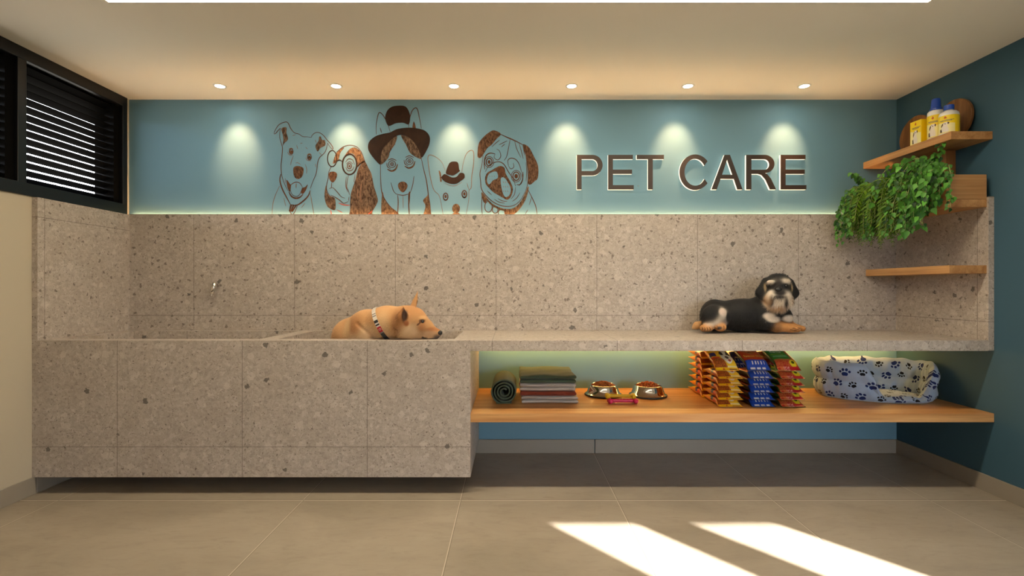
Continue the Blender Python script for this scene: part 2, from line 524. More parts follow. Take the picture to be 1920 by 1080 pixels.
# LED strips
bm = bmesh.new(); add_box(bm, CL, CR, TY + .028, TY + .037, 1.722, 1.728)
o = from_bm('led_strip', bm, M['cove']); tag(o, 'warm light strip hidden behind the top edge of the terrazzo wall', 'light strip')
bm = bmesh.new(); add_box(bm, -0.20, 2.78, 3.615, 3.635, 0.833, 0.8385)
o = from_bm('led_strip', bm, M['under']); tag(o, 'amber light strip under the back of the terrazzo counter', 'light strip')

# ================================================================== TUB, COUNTER, SHELF
TX1 = -0.244; TOP = 0.905; BOT = 0.101
tub = tag(empty('washing_tub', (-1.53, 3.3, BOT)), 'large terrazzo-clad dog washing tub with two sunken basins', 'washing tub')
def child_at(root, name, bm, mat, **kw):
    """mesh given in world coordinates, parented to root"""
    bmesh.ops.translate(bm, vec=-Vector(root.location), verts=bm.verts)
    return from_bm(name, bm, mat, root, **kw)
def basin_shell(bm, x0, x1, y0, y1, zf):
    pass
bx1 = (-2.70, -1.523); bx2 = (-1.415, -0.348); by = (3.04, 3.585); BF = 0.60
bm = bmesh.new()
e = 0.0
add_box(bm, XL, TX1, 2.95, by[0], BOT, TOP, .0015, 1)                      # front wall
add_box(bm, XL, TX1, by[1], YB, BOT, TOP)                                  # back wall
add_box(bm, XL, bx1[0], by[0], by[1], BOT, TOP)
add_box(bm, bx1[1], bx2[0], by[0], by[1], BOT, TOP)
add_box(bm, bx2[1], TX1, by[0], by[1], BOT, TOP)
child_at(tub, 'tub_body', bm, M['terr'])
for (a, b_) in (bx1, bx2):
    bm = bmesh.new(); add_box(bm, a, b_, by[0], by[1], BOT, BF)
    ba = child_at(tub, 'basin_floor', bm, M['terr'])
    cx_, cy_ = (a + b_) / 2, (by[0] + by[1]) / 2
    bm = bmesh.new(); add_lathe(bm, [(0, .004), (.02, .004), (.03, .005), (.033, .002), (.033, 0)], cx_, cy_, BF, 24)
    bmesh.ops.translate(bm, vec=-Vector(tub.location), verts=bm.verts)
    from_bm('drain', bm, M['chrome'], ba, smooth=True)

bm = bmesh.new()
add_box(bm, TX1, CR, 2.95, YB, 0.843, TOP, .0015, 1)
o = from_bm('counter', bm, M['terr']); tag(o, 'long terrazzo counter slab where the black dog lies', 'counter')

bm = bmesh.new(); add_box(bm, TX1, XR, 2.95, YB, 0.424, 0.476, .002, 2)
o = from_bm('wooden_shelf', bm, M['oak']); tag(o, 'long low oak shelf under the terrazzo counter holding towels, bowls and bed', 'shelf')
SZ = 0.476

# tap above the left basin
tp = PX(401, 541, 3.62)
tap = tag(empty('water_tap', (tp.x, TY, tp.z)), 'small chrome water tap on the terrazzo wall above the left basin', 'tap')
bm = bmesh.new(); add_tube(bm, [(0.006, -.002, .02), (0.006, -.05, .02)], .009, 16)
from_bm('wall_pipe', bm, M['chrome'], tap, smooth=True)
bm = bmesh.new(); add_tube(bm, [(0.013, -.05, .043), (0.0125, -.05, .041), (-.006, -.053, -.034), (-.0065, -.053, -.036)], [.010, .0145, .0145, .010], 20)
from_bm('tap_body', bm, M['chrome'], tap, smooth=True)
bm = bmesh.new(); add_tube(bm, [(-.007, -.053, -.036), (-.009, -.053, -.058)], .0055, 12)
from_bm('spout', bm, M['chrome'], tap, smooth=True)

# ================================================================== SIGN LETTERS
def curve_mesh(loops, half):
    """closed 2-D loops (even-odd) -> solid mesh in the XZ plane, thickness 2*half along Y"""
    cu = bpy.data.curves.new('c', 'CURVE'); cu.dimensions = '2D'; cu.fill_mode = 'BOTH'; cu.extrude = half
    for lp in loops:
        sp = cu.splines.new('POLY'); sp.points.add(len(lp) - 1); sp.use_cyclic_u = True
        for p, q in zip(sp.points, lp): p.co = (q[0], q[1], 0, 1)
    ob = bpy.data.objects.new('c', cu); COL.objects.link(ob)
    dg = bpy.context.evaluated_depsgraph_get()
    me = bpy.data.meshes.new_from_object(ob.evaluated_get(dg))
    bpy.data.objects.remove(ob); bpy.data.curves.remove(cu)
    me.transform(Matrix.Rotation(PI / 2, 4, 'X'))
    me.materials.clear()
    return me

def arc(cx, cy, rx, ry, a0, a1, n=18):
    return [(cx + rx * math.cos(math.radians(a0 + (a1 - a0) * i / n)), cy + ry * math.sin(math.radians(a0 + (a1 - a0) * i / n))) for i in range(n + 1)]
# letters in crop units (x right, y UP = 827 - v), cap height 249
hh = 249
def E_(x): return [[(x, 0), (x + 184, 0), (x + 184, 31), (x + 34, 31), (x + 34, 112), (x + 172, 112), (x + 172, 143), (x + 34, 143), (x + 34, 218), (x + 178, 218), (x + 178, 249), (x, 249)]]
P_ = [[(83, 0), (117, 0), (117, 101)] + arc(195, 175, 73, 74, -90, 90) + [(83, 249)], [(117, 132)] + arc(193, 175, 39, 43, -90, 90) + [(117, 218)]]
T_ = [[(595, 0), (629, 0), (629, 218), (709, 218), (709, 249), (514, 249), (514, 218), (595, 218)]]
C_ = [arc(934, 124, 112, 128, 38, 322, 44) + [(1042, 82)][:0] + list(reversed(arc(934, 124, 77, 97, 30, 330, 44)))]
A_ = [[(1052, 0), (1089, 0), (1116, 76), (1213, 76), (1238, 0), (1275, 0), (1184, 249), (1145, 249)], [(1127, 106), (1202, 106), (1164, 217)]]
R_ = [[(1302, 0), (1338, 0), (1338, 112), (1385, 112), (1412, 104), (1440, 72), (1473, 0), (1516, 0), (1480, 76), (1454, 108), (1436, 118)]
      + arc(1434, 183, 70, 66, -75, 90, 16) + [(1302, 249)], [(1338, 142)] + arc(1432, 180, 36, 38, -90, 90) + [(1338, 218)]]
letters = [('P', P_), ('E', E_(308)), ('T', T_), ('C', C_), ('A', A_), ('R', R_), ('E', E_(1550))]
desc = ['dark brown raised sign letter P that starts the word PET', 'dark brown raised sign letter E between P and T', 'dark brown raised sign letter T that ends the word PET',
        'dark brown raised sign letter C that starts the word CARE', 'dark brown raised sign letter A between C and R', 'dark brown raised sign letter R between A and E',
        'dark brown raised sign letter E that ends the word CARE']
ls = 1 / 3.84 / 254.6
YF = YB - .034                                                             # front of the letters
lsc = (YF + .004) / YB
for (ch, loops), lb in zip(letters, desc):
    lo = [[((1060 + x / 3.84 - 960) / 254.6 * lsc, CZ + (540 - (140 + (827 - y) / 3.84)) / 254.6 * lsc) for x, y in lp] for lp in loops]
    xs = [p[0] for lp in lo for p in lp]; zs = [p[1] for lp in lo for p in lp]
    cx, cz = (min(xs) + max(xs)) / 2, min(zs)
    t = tag(empty('sign_letter', (cx, YB, cz)), lb, 'sign letter', 'raised letters of the wall sign')
    l2 = [[(x - cx, z - cz) for x, z in lp] for lp in lo]
    me = curve_mesh(l2, .003); me.transform(Matrix.Translation((0, YF + .003 - YB, 0)))
    link('face', me, M['sign'], t)
    me = curve_mesh(l2, .009); me.transform(Matrix.Translation((0, YF + .0155 - YB, 0)))
    link('return', me, M['acrylic'], t)['label'] = 'pale lit edge of the letter'
    bm = bmesh.new()
    for px_ in (min(xs) - cx + .012,):
        add_tube(bm, [(px_ + .005, -.01, .03), (px_ + .005, 0, .03)], .003, 8)
    from_bm('standoff', bm, M['chrome'], t)

# ================================================================== WALL DRAWINGS
def ink_mat(name, c1, c2, scale):
    m, t, b = new_mat(name, 0.6, 0, 0.2)
    pos = t.node('ShaderNodeNewGeometry').outputs['Position']
    n = t.noise(t.vmath('MULTIPLY', pos, (1.0, 1.0, 0.45)), scale, 5, 0.7, 0.6)
    t.put(b.inputs['Base Color'], t.ramp(n, [(0.40, c1), (0.62, c2)]))
    return m
M['ink'] = ink_mat('brown_ink', lin(74, 44, 26), lin(94, 60, 38), 40)
M['ink_thin'] = ink_mat('thin_brown_ink', lin(110, 84, 66), lin(128, 100, 80), 30)
M['hat'] = ink_mat('dark_hat_ink', lin(40, 22, 12), lin(48, 28, 16), 20)
M['fur'] = ink_mat('hatched_fur_ink', lin(54, 35, 22), lin(116, 95, 76), 75)
M['fur_dark'] = ink_mat('dense_fur_ink', lin(58, 34, 19), lin(112, 82, 58), 90)
M['fur_warm'] = ink_mat('tan_fur_ink', lin(64, 42, 26), lin(130, 104, 78), 80)
M['red_ink'] = ink_mat('red_ink', lin(150, 60, 44), lin(166, 76, 58), 40)

class Drawing:
    def __init__(s, label, conv):
        s.root = tag(empty('wall_drawing', (0, 0, 0)), label, 'wall drawing', 'dog drawings on the blue wall')
        s.conv = conv; s.pts = []; s.items = {}
    def w(s, p):
        px, py = s.conv(p)
        q = ((px - 960) / 254.6, CZ - (py - 540) / 254.6)
        return (q[0], max(q[1], 1.722))
    def layer(s, name, mat):
        if name not in s.items: s.items[name] = (bmesh.new(), [])
        bm, ml = s.items[name]
        if mat not in ml: ml.append(mat)
        return bm, ml.index(mat)
    def fill(s, name, mat, pts, off=.0012, n=5):
        bm, mi = s.layer(name, mat)
        c = catmull([s.w(p) for p in pts], True, n)
        vs = [Vector((p.x, 0, p.y)) for p in c]
        tris = tessellate_polygon([vs])
        a = [bm.verts.new((v.x, YB - off, v.z)) for v in vs]
        for tr in tris:
            try: bm.faces.new([a[i] for i in tr]).material_index = mi
            except ValueError: pass
        b2 = [bm.verts.new((v.x, YB - .0002, v.z)) for v in vs]
        for i in range(len(vs)):
            j = (i + 1) % len(vs)
            bm.faces.new((a[i], a[j], b2[j], b2[i])).material_index = mi
    def line(s, name, mat, pts, wpx=1.0, off=.0016, closed=False, taper=True, n=6):
        bm, mi = s.layer(name, mat)
        c = catmull([s.w(p) for p in pts], closed, n)
        N = len(c); rows = []
        for i, p in enumerate(c):
            if closed: tg = c[(i + 1) % N] - c[i - 1]
            else: tg = c[min(i + 1, N - 1)] - c[max(i - 1, 0)]
            if tg.length < 1e-9: tg = Vector((1, 0))
            tg.normalize(); nn = Vector((-tg.y, tg.x))
            f = 1.0 if (closed or not taper) else 0.45 + 0.55 * math.sin(PI * i / (N - 1))
            hw = wpx * f / 254.6 / 2
            rows.append([bm.verts.new((p.x + sgn * nn.x * hw, YB - o_, p.y + sgn * nn.y * hw)) for sgn, o_ in ((-1, .0002), (-1, off), (1, off), (1, .0002))])
        for i in range(N if closed else N - 1):
            a, b_ = rows[i], rows[(i + 1) % N]
            for q in range(3): bm.faces.new((a[q], a[q + 1], b_[q + 1], b_[q])).material_index = mi
    def ell(s, name, mat, c, rx, ry, wpx=None, off=.0016, rot=0):
        pts = []
        for i in range(14):
            a = 2 * PI * i / 14
            x, y = rx * math.cos(a), ry * math.sin(a)
            pts.append((c[0] + x * math.cos(rot) - y * math.sin(rot), c[1] + x * math.sin(rot) + y * math.cos(rot)))
        if wpx: s.line(name, mat, pts, wpx, off, True, n=4)
        else: s.fill(name, mat, pts, off, n=3)
    def done(s):
        xs = [v.co.copy() for bm, ml in s.items.values() for v in bm.verts]
        c = Vector(((min(v.x for v in xs) + max(v.x for v in xs)) / 2, YB, min(v.z for v in xs)))
        s.root.location = c
        for name, (bm, ml) in s.items.items():
            bmesh.ops.translate(bm, vec=-c, verts=bm.verts)
            from_bm(name.split('#')[0], bm, [M[m] for m in ml], s.root)

c8 = lambda p: (500 + p[0] / 5.1417, 200 + p[1] / 5.1417)
c2 = lambda p: (500 + p[0] / 4.5, 180 + p[1] / 4.5)
c3 = lambda p: (780 + p[0] / 4.5, 180 + p[1] / 4.5)

d = Drawing('line drawing of a smiling floppy-eared dog with a striped tie on the blue wall', c8)
L = lambda pts, w=1.3, n='outline', m='ink': d.line(n, m, pts, w)
L([(72,262),(74,245),(92,210),(115,178),(150,157),(192,148),(213,168),(232,210),(268,252),(310,264),(348,288),(390,292),(430,297)])
L([(72,265),(90,255),(108,232),(132,208)])
L([(430,297),(442,272),(475,250),(510,252),(545,275),(580,318),(618,360),(640,398),(632,410),(605,380),(588,350)])
L([(588,350),(577,400),(558,445),(512,490),(492,540),(478,640),(448,715),(420,790)])
L([(132,206),(126,290),(140,350),(152,395),(148,480),(139,560),(142,640),(150,680),(172,745),(205,810)])
d.fill('ear_shading#1', 'fur', [(142,215),(170,198),(192,205),(190,250),(205,295),(200,325),(172,350),(155,375),(162,320),(155,270)])
d.fill('ear_shading#2', 'fur', [(473,370),(500,330),(505,295),(520,288),(535,320),(560,325),(565,372),(520,398),(492,432),(474,400)])
for ei, (c_, r_) in enumerate((((237, 433), 17), ((412, 487), 18))):
    d.ell('eye#%d' % ei, 'ink', c_, r_, r_ + 8, 1.6); d.ell('eye#%d' % ei, 'fur_dark', (c_[0], c_[1] + 3), r_ - 5, r_ - 1)
    d.line('eye#%d' % ei, 'ink_thin', [(c_[0] - 35, c_[1] + 5), (c_[0] - 20, c_[1] + 30), (c_[0] + 18, c_[1] + 36)], 1.1)
    d.line('eye#%d' % ei, 'ink_thin', [(c_[0] - 24, c_[1] - 22), (c_[0], c_[1] - 33), (c_[0] + 22, c_[1] - 24)], 1.1)
d.fill('nose', 'fur_dark', [(262,585),(300,572),(350,588),(355,630),(340,675),(305,698),(270,680),(257,630)])
d.fill('mouth', 'ink', [(193,705),(225,745),(235,760),(222,822),(205,790),(195,750)])
d.fill('mouth', 'ink', [(395,750),(370,775),(345,785),(332,830),(352,840),(375,810),(390,775)])
d.line('mouth', 'ink', [(225,760),(260,735),(290,728),(320,738),(345,775)], 1.6)
d.line('mouth', 'ink', [(226,760),(230,810),(250,850),(285,865),(315,850),(335,810),(345,775)], 1.0)
d.line('mouth', 'ink', [(215,822),(240,865),(280,883),(320,874),(350,845)], 3.0)
d.line('mouth', 'ink_thin', [(285,740),(283,785)], 1.4)
d.line('collar', 'ink', [(136,650),(128,710),(150,790),(190,870),(230,945)], 2.4)
d.line('collar', 'ink', [(230,945),(290,950),(350,912),(400,860),(420,808)], 2.6)
for q in ((238, 222), (262, 238), (288, 252)):
    d.line('tie', 'ink', [(q[0], 945), (q[1], 1002), (q[1] - 2, 1008)], 2.6, taper=False)
d.line('tie', 'ink', [(230,945),(222,1000),(245,1042),(268,1020),(298,955)], 1.4)
L([(125,765),(90,840),(62,930),(50,1050)], 1.0, 'outline', 'ink_thin'); L([(420,830),(437,930),(457,1050)], 1.0, 'outline', 'ink_thin')
for pts in ([(290,372),(300,410)], [(258,475),(240,520),(230,565)], [(372,555),(386,600),(384,645)], [(325,355),(345,350)], [(375,390),(395,410)], [(250,280),(280,270)],
            [(280,545),(300,540),(330,560)], [(180,690),(180,740)], [(470,550),(475,585)], [(165,880),(185,960)], [(370,930),(335,975)], [(505,440),(530,465)], [(468,320),(480,350)]):
    L(pts, 0.9, 'outline', 'ink_thin')
d.done()

d = Drawing('drawing of a long-eared hound wearing round spectacles on the blue wall', c2)
L([(590,475),(640,432),(700,415),(760,430),(800,475),(825,540),(836,572)], 1.2)
d.fill('head_patch', 'fur_warm', [(655,525),(668,490),(700,450),(742,434),(790,466),(818,530),(824,556),(790,576),(768,600),(757,530),(730,490),(690,487)])
d.fill('head_patch', 'fur_warm', [(560,570),(575,510),(592,478),(640,438),(652,440),(622,480),(602,545)])
d.fill('ear#B', 'fur', [(826,552),(860,610),(885,660),(905,760),(938,870),(925,920),(893,975),(882,1040),(708,1040),(704,960),(710,830),(745,720),(765,640),(785,590)])
d.line('ear#B', 'ink_thin', [(800,740),(790,840),(800,900)], 3.5, .002); d.line('ear#B', 'ink_thin', [(770,780),(765,860)], 2.5, .002)
d.fill('nose', 'fur_dark', [(527,650),(560,637),(590,650),(592,682),(570,722),(550,728),(530,700)])
L([(545,598),(525,640),(520,690),(505,760),(510,800),(530,835)], 1.2); L([(548,730),(546,778)], 1.2)
L([(528,782),(560,775),(600,815),(630,850),(662,862)], 1.2); L([(540,835),(580,855),(620,882),(650,905),(690,890)], 1.5); L([(592,960),(640,985)], 1.2, 'collar', 'red_ink')
L([(690,665),(675,760),(690,800),(700,835)], 1.2); L([(672,680),(668,760),(685,810)], 1.0); L([(690,885),(694,850)], 1.0)
L([(745,660),(738,715),(742,730)], 1.0)
d.fill('chin_shading', 'fur', [(500,755),(488,830),(495,890),(520,940),(575,962),(582,905),(572,860),(535,842),(510,810)])
d.line('collar', 'red_ink', [(608,903),(650,918),(702,922)], 2.0); d.line('collar', 'red_ink', [(540,962),(548,1005)], 1.6); d.line('collar', 'red_ink', [(850,1005),(893,968)], 1.6)
d.ell('eye', 'ink', (698, 592), 17, 22, 1.6); d.ell('eye', 'ink', (698, 592), 7, 9)
for pts in ([(665,560),(690,530),(725,540),(742,580)], [(668,600),(685,630),(720,625),(738,595)], [(672,575),(700,555),(728,575)]): d.line('eye', 'ink', pts, 1.2)
d.ell('spectacles', 'hat', (553, 528), 39, 68, 1.7, .0026); d.ell('spectacles', 'hat', (700, 577), 60, 86, 2.6, .0026)
d.line('spectacles', 'hat', [(590,552),(615,540),(641,556)], 1.8, .0026); d.line('spectacles', 'hat', [(760,598),(795,566),(822,550),(832,572)], 1.6, .0026)
d.done()

d = Drawing('drawing of a husky in a wide-brimmed dark hat on the blue wall', c2)
d.fill('hat', 'hat', [(1001,190),(1015,130),(1050,95),(1100,83),(1160,85),(1190,110),(1210,165),(1200,238),(1150,226),(1090,230),(1028,252)], .0024)
d.fill('hat', 'hat', [(855,430),(870,380),(920,340),(980,320),(1040,308),(1100,280),(1180,268),(1260,272),(1330,290),(1370,330),(1378,380),(1360,440),(1310,520),(1290,470),(1250,400),(1200,350),(1140,328),(1090,340),(1030,390),(985,440),(965,500),(960,577),(920,545),(870,480)], .0024)
d.fill('forehead_fur#4', 'fur', [(1098,338),(1085,400),(1042,470),(1020,530),(963,578),(961,500),(983,440),(1028,387)])
d.fill('forehead_fur#5', 'fur', [(1136,330),(1200,350),(1255,402),(1292,470),(1306,528),(1268,520),(1210,480),(1175,410),(1150,370)])
L([(925,325),(925,240),(940,160),(955,140),(980,160),(1005,200),(1026,250),(1042,302)], 1.5); L([(958,268),(970,312)], 1.6)
L([(1198,265),(1205,200),(1225,130),(1255,100),(1275,120),(1290,190),(1306,275)], 1.6)
d.fill('ear_shading#6', 'ink', [(1230,270),(1242,215),(1258,270)])
L([(1040,470),(1050,440),(1085,405)], 1.2); L([(1020,530),(1035,490)], 1.2)
L([(960,575),(962,700),(970,800),(990,860),(1040,930),(1112,1000)], 1.6); L([(1305,525),(1325,620),(1345,700),(1358,780),(1366,850),(1378,920),(1386,1020)], 1.8)
d.fill('neck_fur#7', 'fur_warm', [(976,812),(1000,885),(1050,938),(1108,985),(1114,1040),(978,1040)])
d.fill('neck_fur#8', 'fur_warm', [(1350,745),(1360,830),(1320,880),(1340,930),(1318,1040),(1386,1040),(1376,900),(1362,800)])
for ei, (cx_, cy_) in enumerate(((1058, 575), (1205, 550))):
    for r_ in (14, 30): d.ell('eye#%d' % ei, 'ink', (cx_, cy_), r_, r_ * 0.95, 1.3)
    d.ell('eye#%d' % ei, 'ink', (cx_, cy_), 6, 7)
    d.line('eye#%d' % ei, 'fur_dark', [(cx_ - 40, cy_ + 42), (cx_ - 5, cy_ + 58), (cx_ + 30, cy_ + 42), (cx_ + 47, cy_)], 3.2)
    d.line('eye#%d' % ei, 'ink', [(cx_ - 45, cy_ - 10), (cx_ - 38, cy_ + 22), (cx_ - 10, cy_ + 42)], 1.5)
    d.line('eye#%d' % ei, 'ink', [(cx_ - 35, cy_ - 32), (cx_, cy_ - 45), (cx_ + 38, cy_ - 30)], 1.6)
d.fill('nose', 'fur_dark', [(1108,750),(1130,725),(1165,725),(1188,750),(1180,785),(1150,813),(1120,790)])
L([(1048,730),(1070,800),(1098,830)], 1.3); L([(1244,675),(1232,750),(1210,822)], 1.3); L([(1088,825),(1150,838),(1208,822)], 1.5); L([(1150,840),(1152,950)], 1.0, 'outline', 'ink_thin')
L([(1105,835),(1110,900),(1104,1010)], 1.8, 'tongue'); L([(1203,815),(1199,920),(1204,1010)], 2.2, 'tongue')
d.fill('tongue', 'ink', [(1195,832),(1210,808),(1206,900),(1196,918)])
d.done()

d = Drawing('faint drawing of a pointed-ear dog under a tiny hat on the blue wall', c3)
L([(246,630),(220,562),(170,517),(120,497),(100,520),(108,600),(120,680),(150,790),(195,840),(215,920),(230,1010)], 1.2, 'outline', 'ink_thin')
L([(385,642),(405,540),(430,482),(465,458),(487,480),(485,580),(470,680),(466,770),(447,800),(445,880),(423,1000)], 1.2, 'outline', 'ink_thin')
L([(430,735),(445,790)], 1.0, 'outline', 'ink_thin'); L([(240,735),(320,760),(390,725)], 0.8, 'outline', 'ink_thin')
d.fill('hat', 'hat', [(252,652),(270,590),(290,560),(325,553),(355,565),(365,620),(369,634),(320,668),(290,668)], .0024)
d.fill('hat', 'hat', [(215,690),(230,665),(250,661),(300,686),(342,682),(372,650),(405,655),(410,690),(380,715),(340,740),(290,740),(240,720)], .0024)
d.fill('tassel', 'fur_warm', [(192,632),(206,640),(214,680),(216,722),(204,720),(200,680)])
for ei, c_ in enumerate(((250, 850), (408, 828))):
    d.ell('eye#%d' % ei, 'ink', c_, 19, 30, 2.0); d.ell('eye#%d' % ei, 'ink', (c_[0], c_[1] - 2), 9, 14); d.line('eye#%d' % ei, 'ink', [(c_[0] - 12, c_[1] + 20), (c_[0], c_[1] + 28), (c_[0] + 12, c_[1] + 20)], 2.0)
d.ell('nose', 'fur_warm', (338, 950), 33, 40); d.fill('nose', 'fur_warm', [(312,990),(366,990),(370,1030),(306,1030)])
d.done()

d = Drawing('drawing of a tilted wrinkled pug head with a beaded collar on the blue wall', c3)
d.fill('ear#9', 'fur_dark', [(519,480),(530,400),(570,345),(620,305),(660,290),(716,320),(680,362),(640,410),(602,440),(570,490),(545,522),(522,516)])
d.fill('ear#10', 'fur_dark', [(900,412),(950,430),(990,500),(1030,590),(1028,690),(1000,720),(965,748),(944,730),(950,640),(930,520)])
L([(712,322),(760,345),(800,362),(850,385),(902,412)], 2.2); L([(902,412),(922,470),(936,560),(946,650),(942,740),(925,800)], 1.6)
L([(566,500),(556,580),(540,650),(545,720),(555,790),(600,850),(660,900),(740,930),(820,925),(880,880),(925,800)], 1.6)
for ei, (c_, r_) in enumerate((((617, 557), 24), ((845, 677), 27))):
    d.ell('eye#%d' % ei, 'ink', c_, r_, r_ + 8, 2.0); d.ell('eye#%d' % ei, 'ink', c_, r_ - 12, r_ - 8); d.ell('eye#%d' % ei, 'ink', c_, r_ + 14, r_ + 22, 1.1)
L([(580,620),(576,560),(590,505),(625,482),(668,490)], 2.2); L([(668,490),(660,520),(690,540),(715,510),(705,465),(680,447)], 1.2)
L([(895,640),(900,700),(880,745),(850,748)], 2.0); L([(780,590),(775,545),(800,525),(840,535),(870,575),(890,640)], 1.6); L([(780,590),(800,615),(825,600),(820,565)], 1.2)
L([(585,640),(620,582),(690,555),(740,575),(780,640),(820,700),(840,760)], 1.6)
d.fill('muzzle', 'fur_dark', [(583,690),(600,650),(640,625),(680,602),(710,590),(745,605),(760,660),(800,730),(818,790),(800,850),(770,875),(735,860),(700,840),(650,810),(610,770),(588,740)])
d.fill('muzzle', 'blue', [(600,700),(615,660),(650,640),(682,642),(690,690),(650,712),(620,745),(603,730)], .0019); d.fill('muzzle', 'blue', [(715,700),(745,690),(785,745),(800,795),(785,840),(750,850),(725,790)], .0019)
for i in range(9):
    a_ = 735 + (i % 3) * 18; b_ = 720 + (i // 3) * 38
    d.line('muzzle', 'ink_thin', [(a_, b_), (a_ + 6, b_ + 16)], 0.9, .0024)
for i in range(6):
    a_ = 620 + (i % 3) * 20; b_ = 672 + (i // 3) * 26
    d.line('muzzle', 'ink_thin', [(a_, b_), (a_ + 3, b_ + 12)], 0.8, .0024)
d.fill('nose', 'ink', [(684,620),(715,600),(748,625),(742,668),(712,676),(690,660)], .0024)
for pts in ([(700,412),(735,395),(770,378)], [(795,362),(782,430),(765,510),(742,545)], [(832,372),(848,440),(885,520)], [(870,400),(890,470),(905,530)], [(640,430),(670,400),(705,372)], [(720,430),(750,405)],
            [(905,640),(900,700),(870,760)], [(840,770),(830,830),(800,870)], [(690,865),(730,885),(770,890)], [(600,800),(640,835)], [(660,870),(700,895),(750,905)], [(812,890),(850,860),(878,815)], [(928,560),(935,640),(928,720)], [(905,430),(915,500)]): L(pts, 1.2)
d.line('collar', 'fur_warm', [(556,815),(590,860),(640,915),(720,955),(800,962),(860,930),(915,860),(944,770)], 4.2); d.fill('collar', 'fur_warm', [(750,955),(820,950),(890,880),(945,765),(948,800),(920,885),(870,960),(820,1000),(755,1005)])
d.fill('collar', 'fur_dark', [(553,812),(590,850),(598,880),(580,905),(560,870)])
for c_, rx, ry in (((611, 935), 31, 46), ((668, 960), 24, 30), ((724, 985), 30, 28)): d.ell('collar_beads', 'ink', c_, rx, ry, 1.4)
L([(945,792),(980,860),(1010,930),(1022,1000)], 1.6); L([(556,840),(554,930),(560,1010)], 1.3); L([(975,855),(955,920)], 1.1); L([(945,958),(920,1000)], 1.1)
d.done()

# ================================================================== SOFT GOODS ON THE LOW SHELF
def fabric(name, col, scale=420, var=0.18, bump=0.35):
    m, t, b = new_mat(name, 0.95, 0, 0.1)
    co = t.node('ShaderNodeNewGeometry').outputs['Position']
    n = t.noise(co, scale, 2, 0.6); n2 = t.noise(co, 22, 3)
    f = t.math('MULTIPLY_ADD', n, 0.6, t.math('MULTIPLY', n2, 0.4))
    t.put(b.inputs['Base Color'], t.mix(f, tuple(c * (1 - 2 * var) for c in col[:3]) + (1,), tuple(min(1, c * (1 + 2 * var)) for c in col[:3]) + (1,)))
    t.put(b.inputs['Normal'], t.bump(n, bump, 0.003))
    b.inputs['Sheen Weight'].default_value = 0.15
    return m
M['t_green'] = fabric('green_towelling', lin(74, 88, 70))
M['t_grey'] = fabric('grey_towelling', lin(188, 180, 172), var=0.06)
M['t_rust'] = fabric('rust_towelling', lin(132, 60, 42))

def folded_towel(cx, cy, z0, w, dpt, h, mat, label, seed, skew=0.0, layers=2):
    """a folded cloth: rounded slab with soft bulging folds at the front and side"""
    r = random.Random(seed)
    root = tag(empty('folded_towel', (cx, cy, z0), skew), label, 'towel', 'folded towels in one stack')
    for k in range(layers):
        hz = h / layers
        bm = bmesh.new()
        nu, nv, ns = 22, 18, 7
        def P(u, v, top):
            # superellipse edge: u,v in -1..1
            e = max(abs(u) ** 10, abs(v) ** 8)
            th = hz * 0.5 * math.sqrt(max(0.0, 1 - min(1, e) ** 2.2)) if e < 1 else 0.0
            wob = 0.0022 * math.sin(5 * u + 3 * v + seed + k) + 0.0015 * math.sin(9 * v - 4 * u + 2 * seed)
            x = u * w / 2 + 0.003 * math.sin(4 * v + seed + k); y = v * dpt / 2 + 0.004 * math.sin(3 * u + seed * 1.7 + k)
            # keep the front and side rounded
            return (x, y, hz * (k + .5) + (th if top else -th) * 0.98 + (wob if top and k == layers - 1 else 0))
        def ease(i, n):
            t_ = -1 + 2 * i / n
            return math.sin(t_ * PI / 2) * 0.35 + t_ * 0.65 if abs(t_) < 1 else t_
        us = [ease(i, nu) for i in range(nu + 1)]; vs = [ease(j, nv) for j in range(nv + 1)]
        us = [-1, -.995, -.985, -.965] + us[1:-1] + [.965, .985, .995, 1]; vs = [-1, -.995, -.985, -.96] + vs[1:-1] + [.96, .985, .995, 1]
        gt = [[bm.verts.new(P(u, v, True)) for v in vs] for u in us]
        gb = [[bm.verts.new(P(u, v, False)) for v in vs] for u in us]
        for i in range(len(us) - 1):
            for j in range(len(vs) - 1):
                bm.faces.new((gt[i][j], gt[i+1][j], gt[i+1][j+1], gt[i][j+1]))
                bm.faces.new((gb[i][j], gb[i][j+1], gb[i+1][j+1], gb[i+1][j]))
        bmesh.ops.remove_doubles(bm, verts=bm.verts, dist=0.0002)
        from_bm('fold', bm, mat, root, smooth=True)
    return root
zc = SZ
for (x0, x1, dz, mat, lb, sd, sk) in (
        (0.062, 0.424, .046, M['t_grey'], 'light grey folded towel at the bottom of the towel stack', 1, 0.0),
        (0.054, 0.412, .033, M['t_rust'], 'rust red folded towel in the middle of the stack', 2, 0.01),
        (0.052, 0.410, .049, M['t_grey'], 'light grey folded towel between the green and rust ones', 3, -0.01),
        (0.050, 0.408, .052, M['t_green'], 'dark green folded towel on top of the stack', 4, 0.0)):
    folded_towel((x0 + x1) / 2, 3.395, zc, x1 - x0, 0.39, dz, mat, lb, sd, sk, 1 if dz < .04 else 2)
    zc += dz

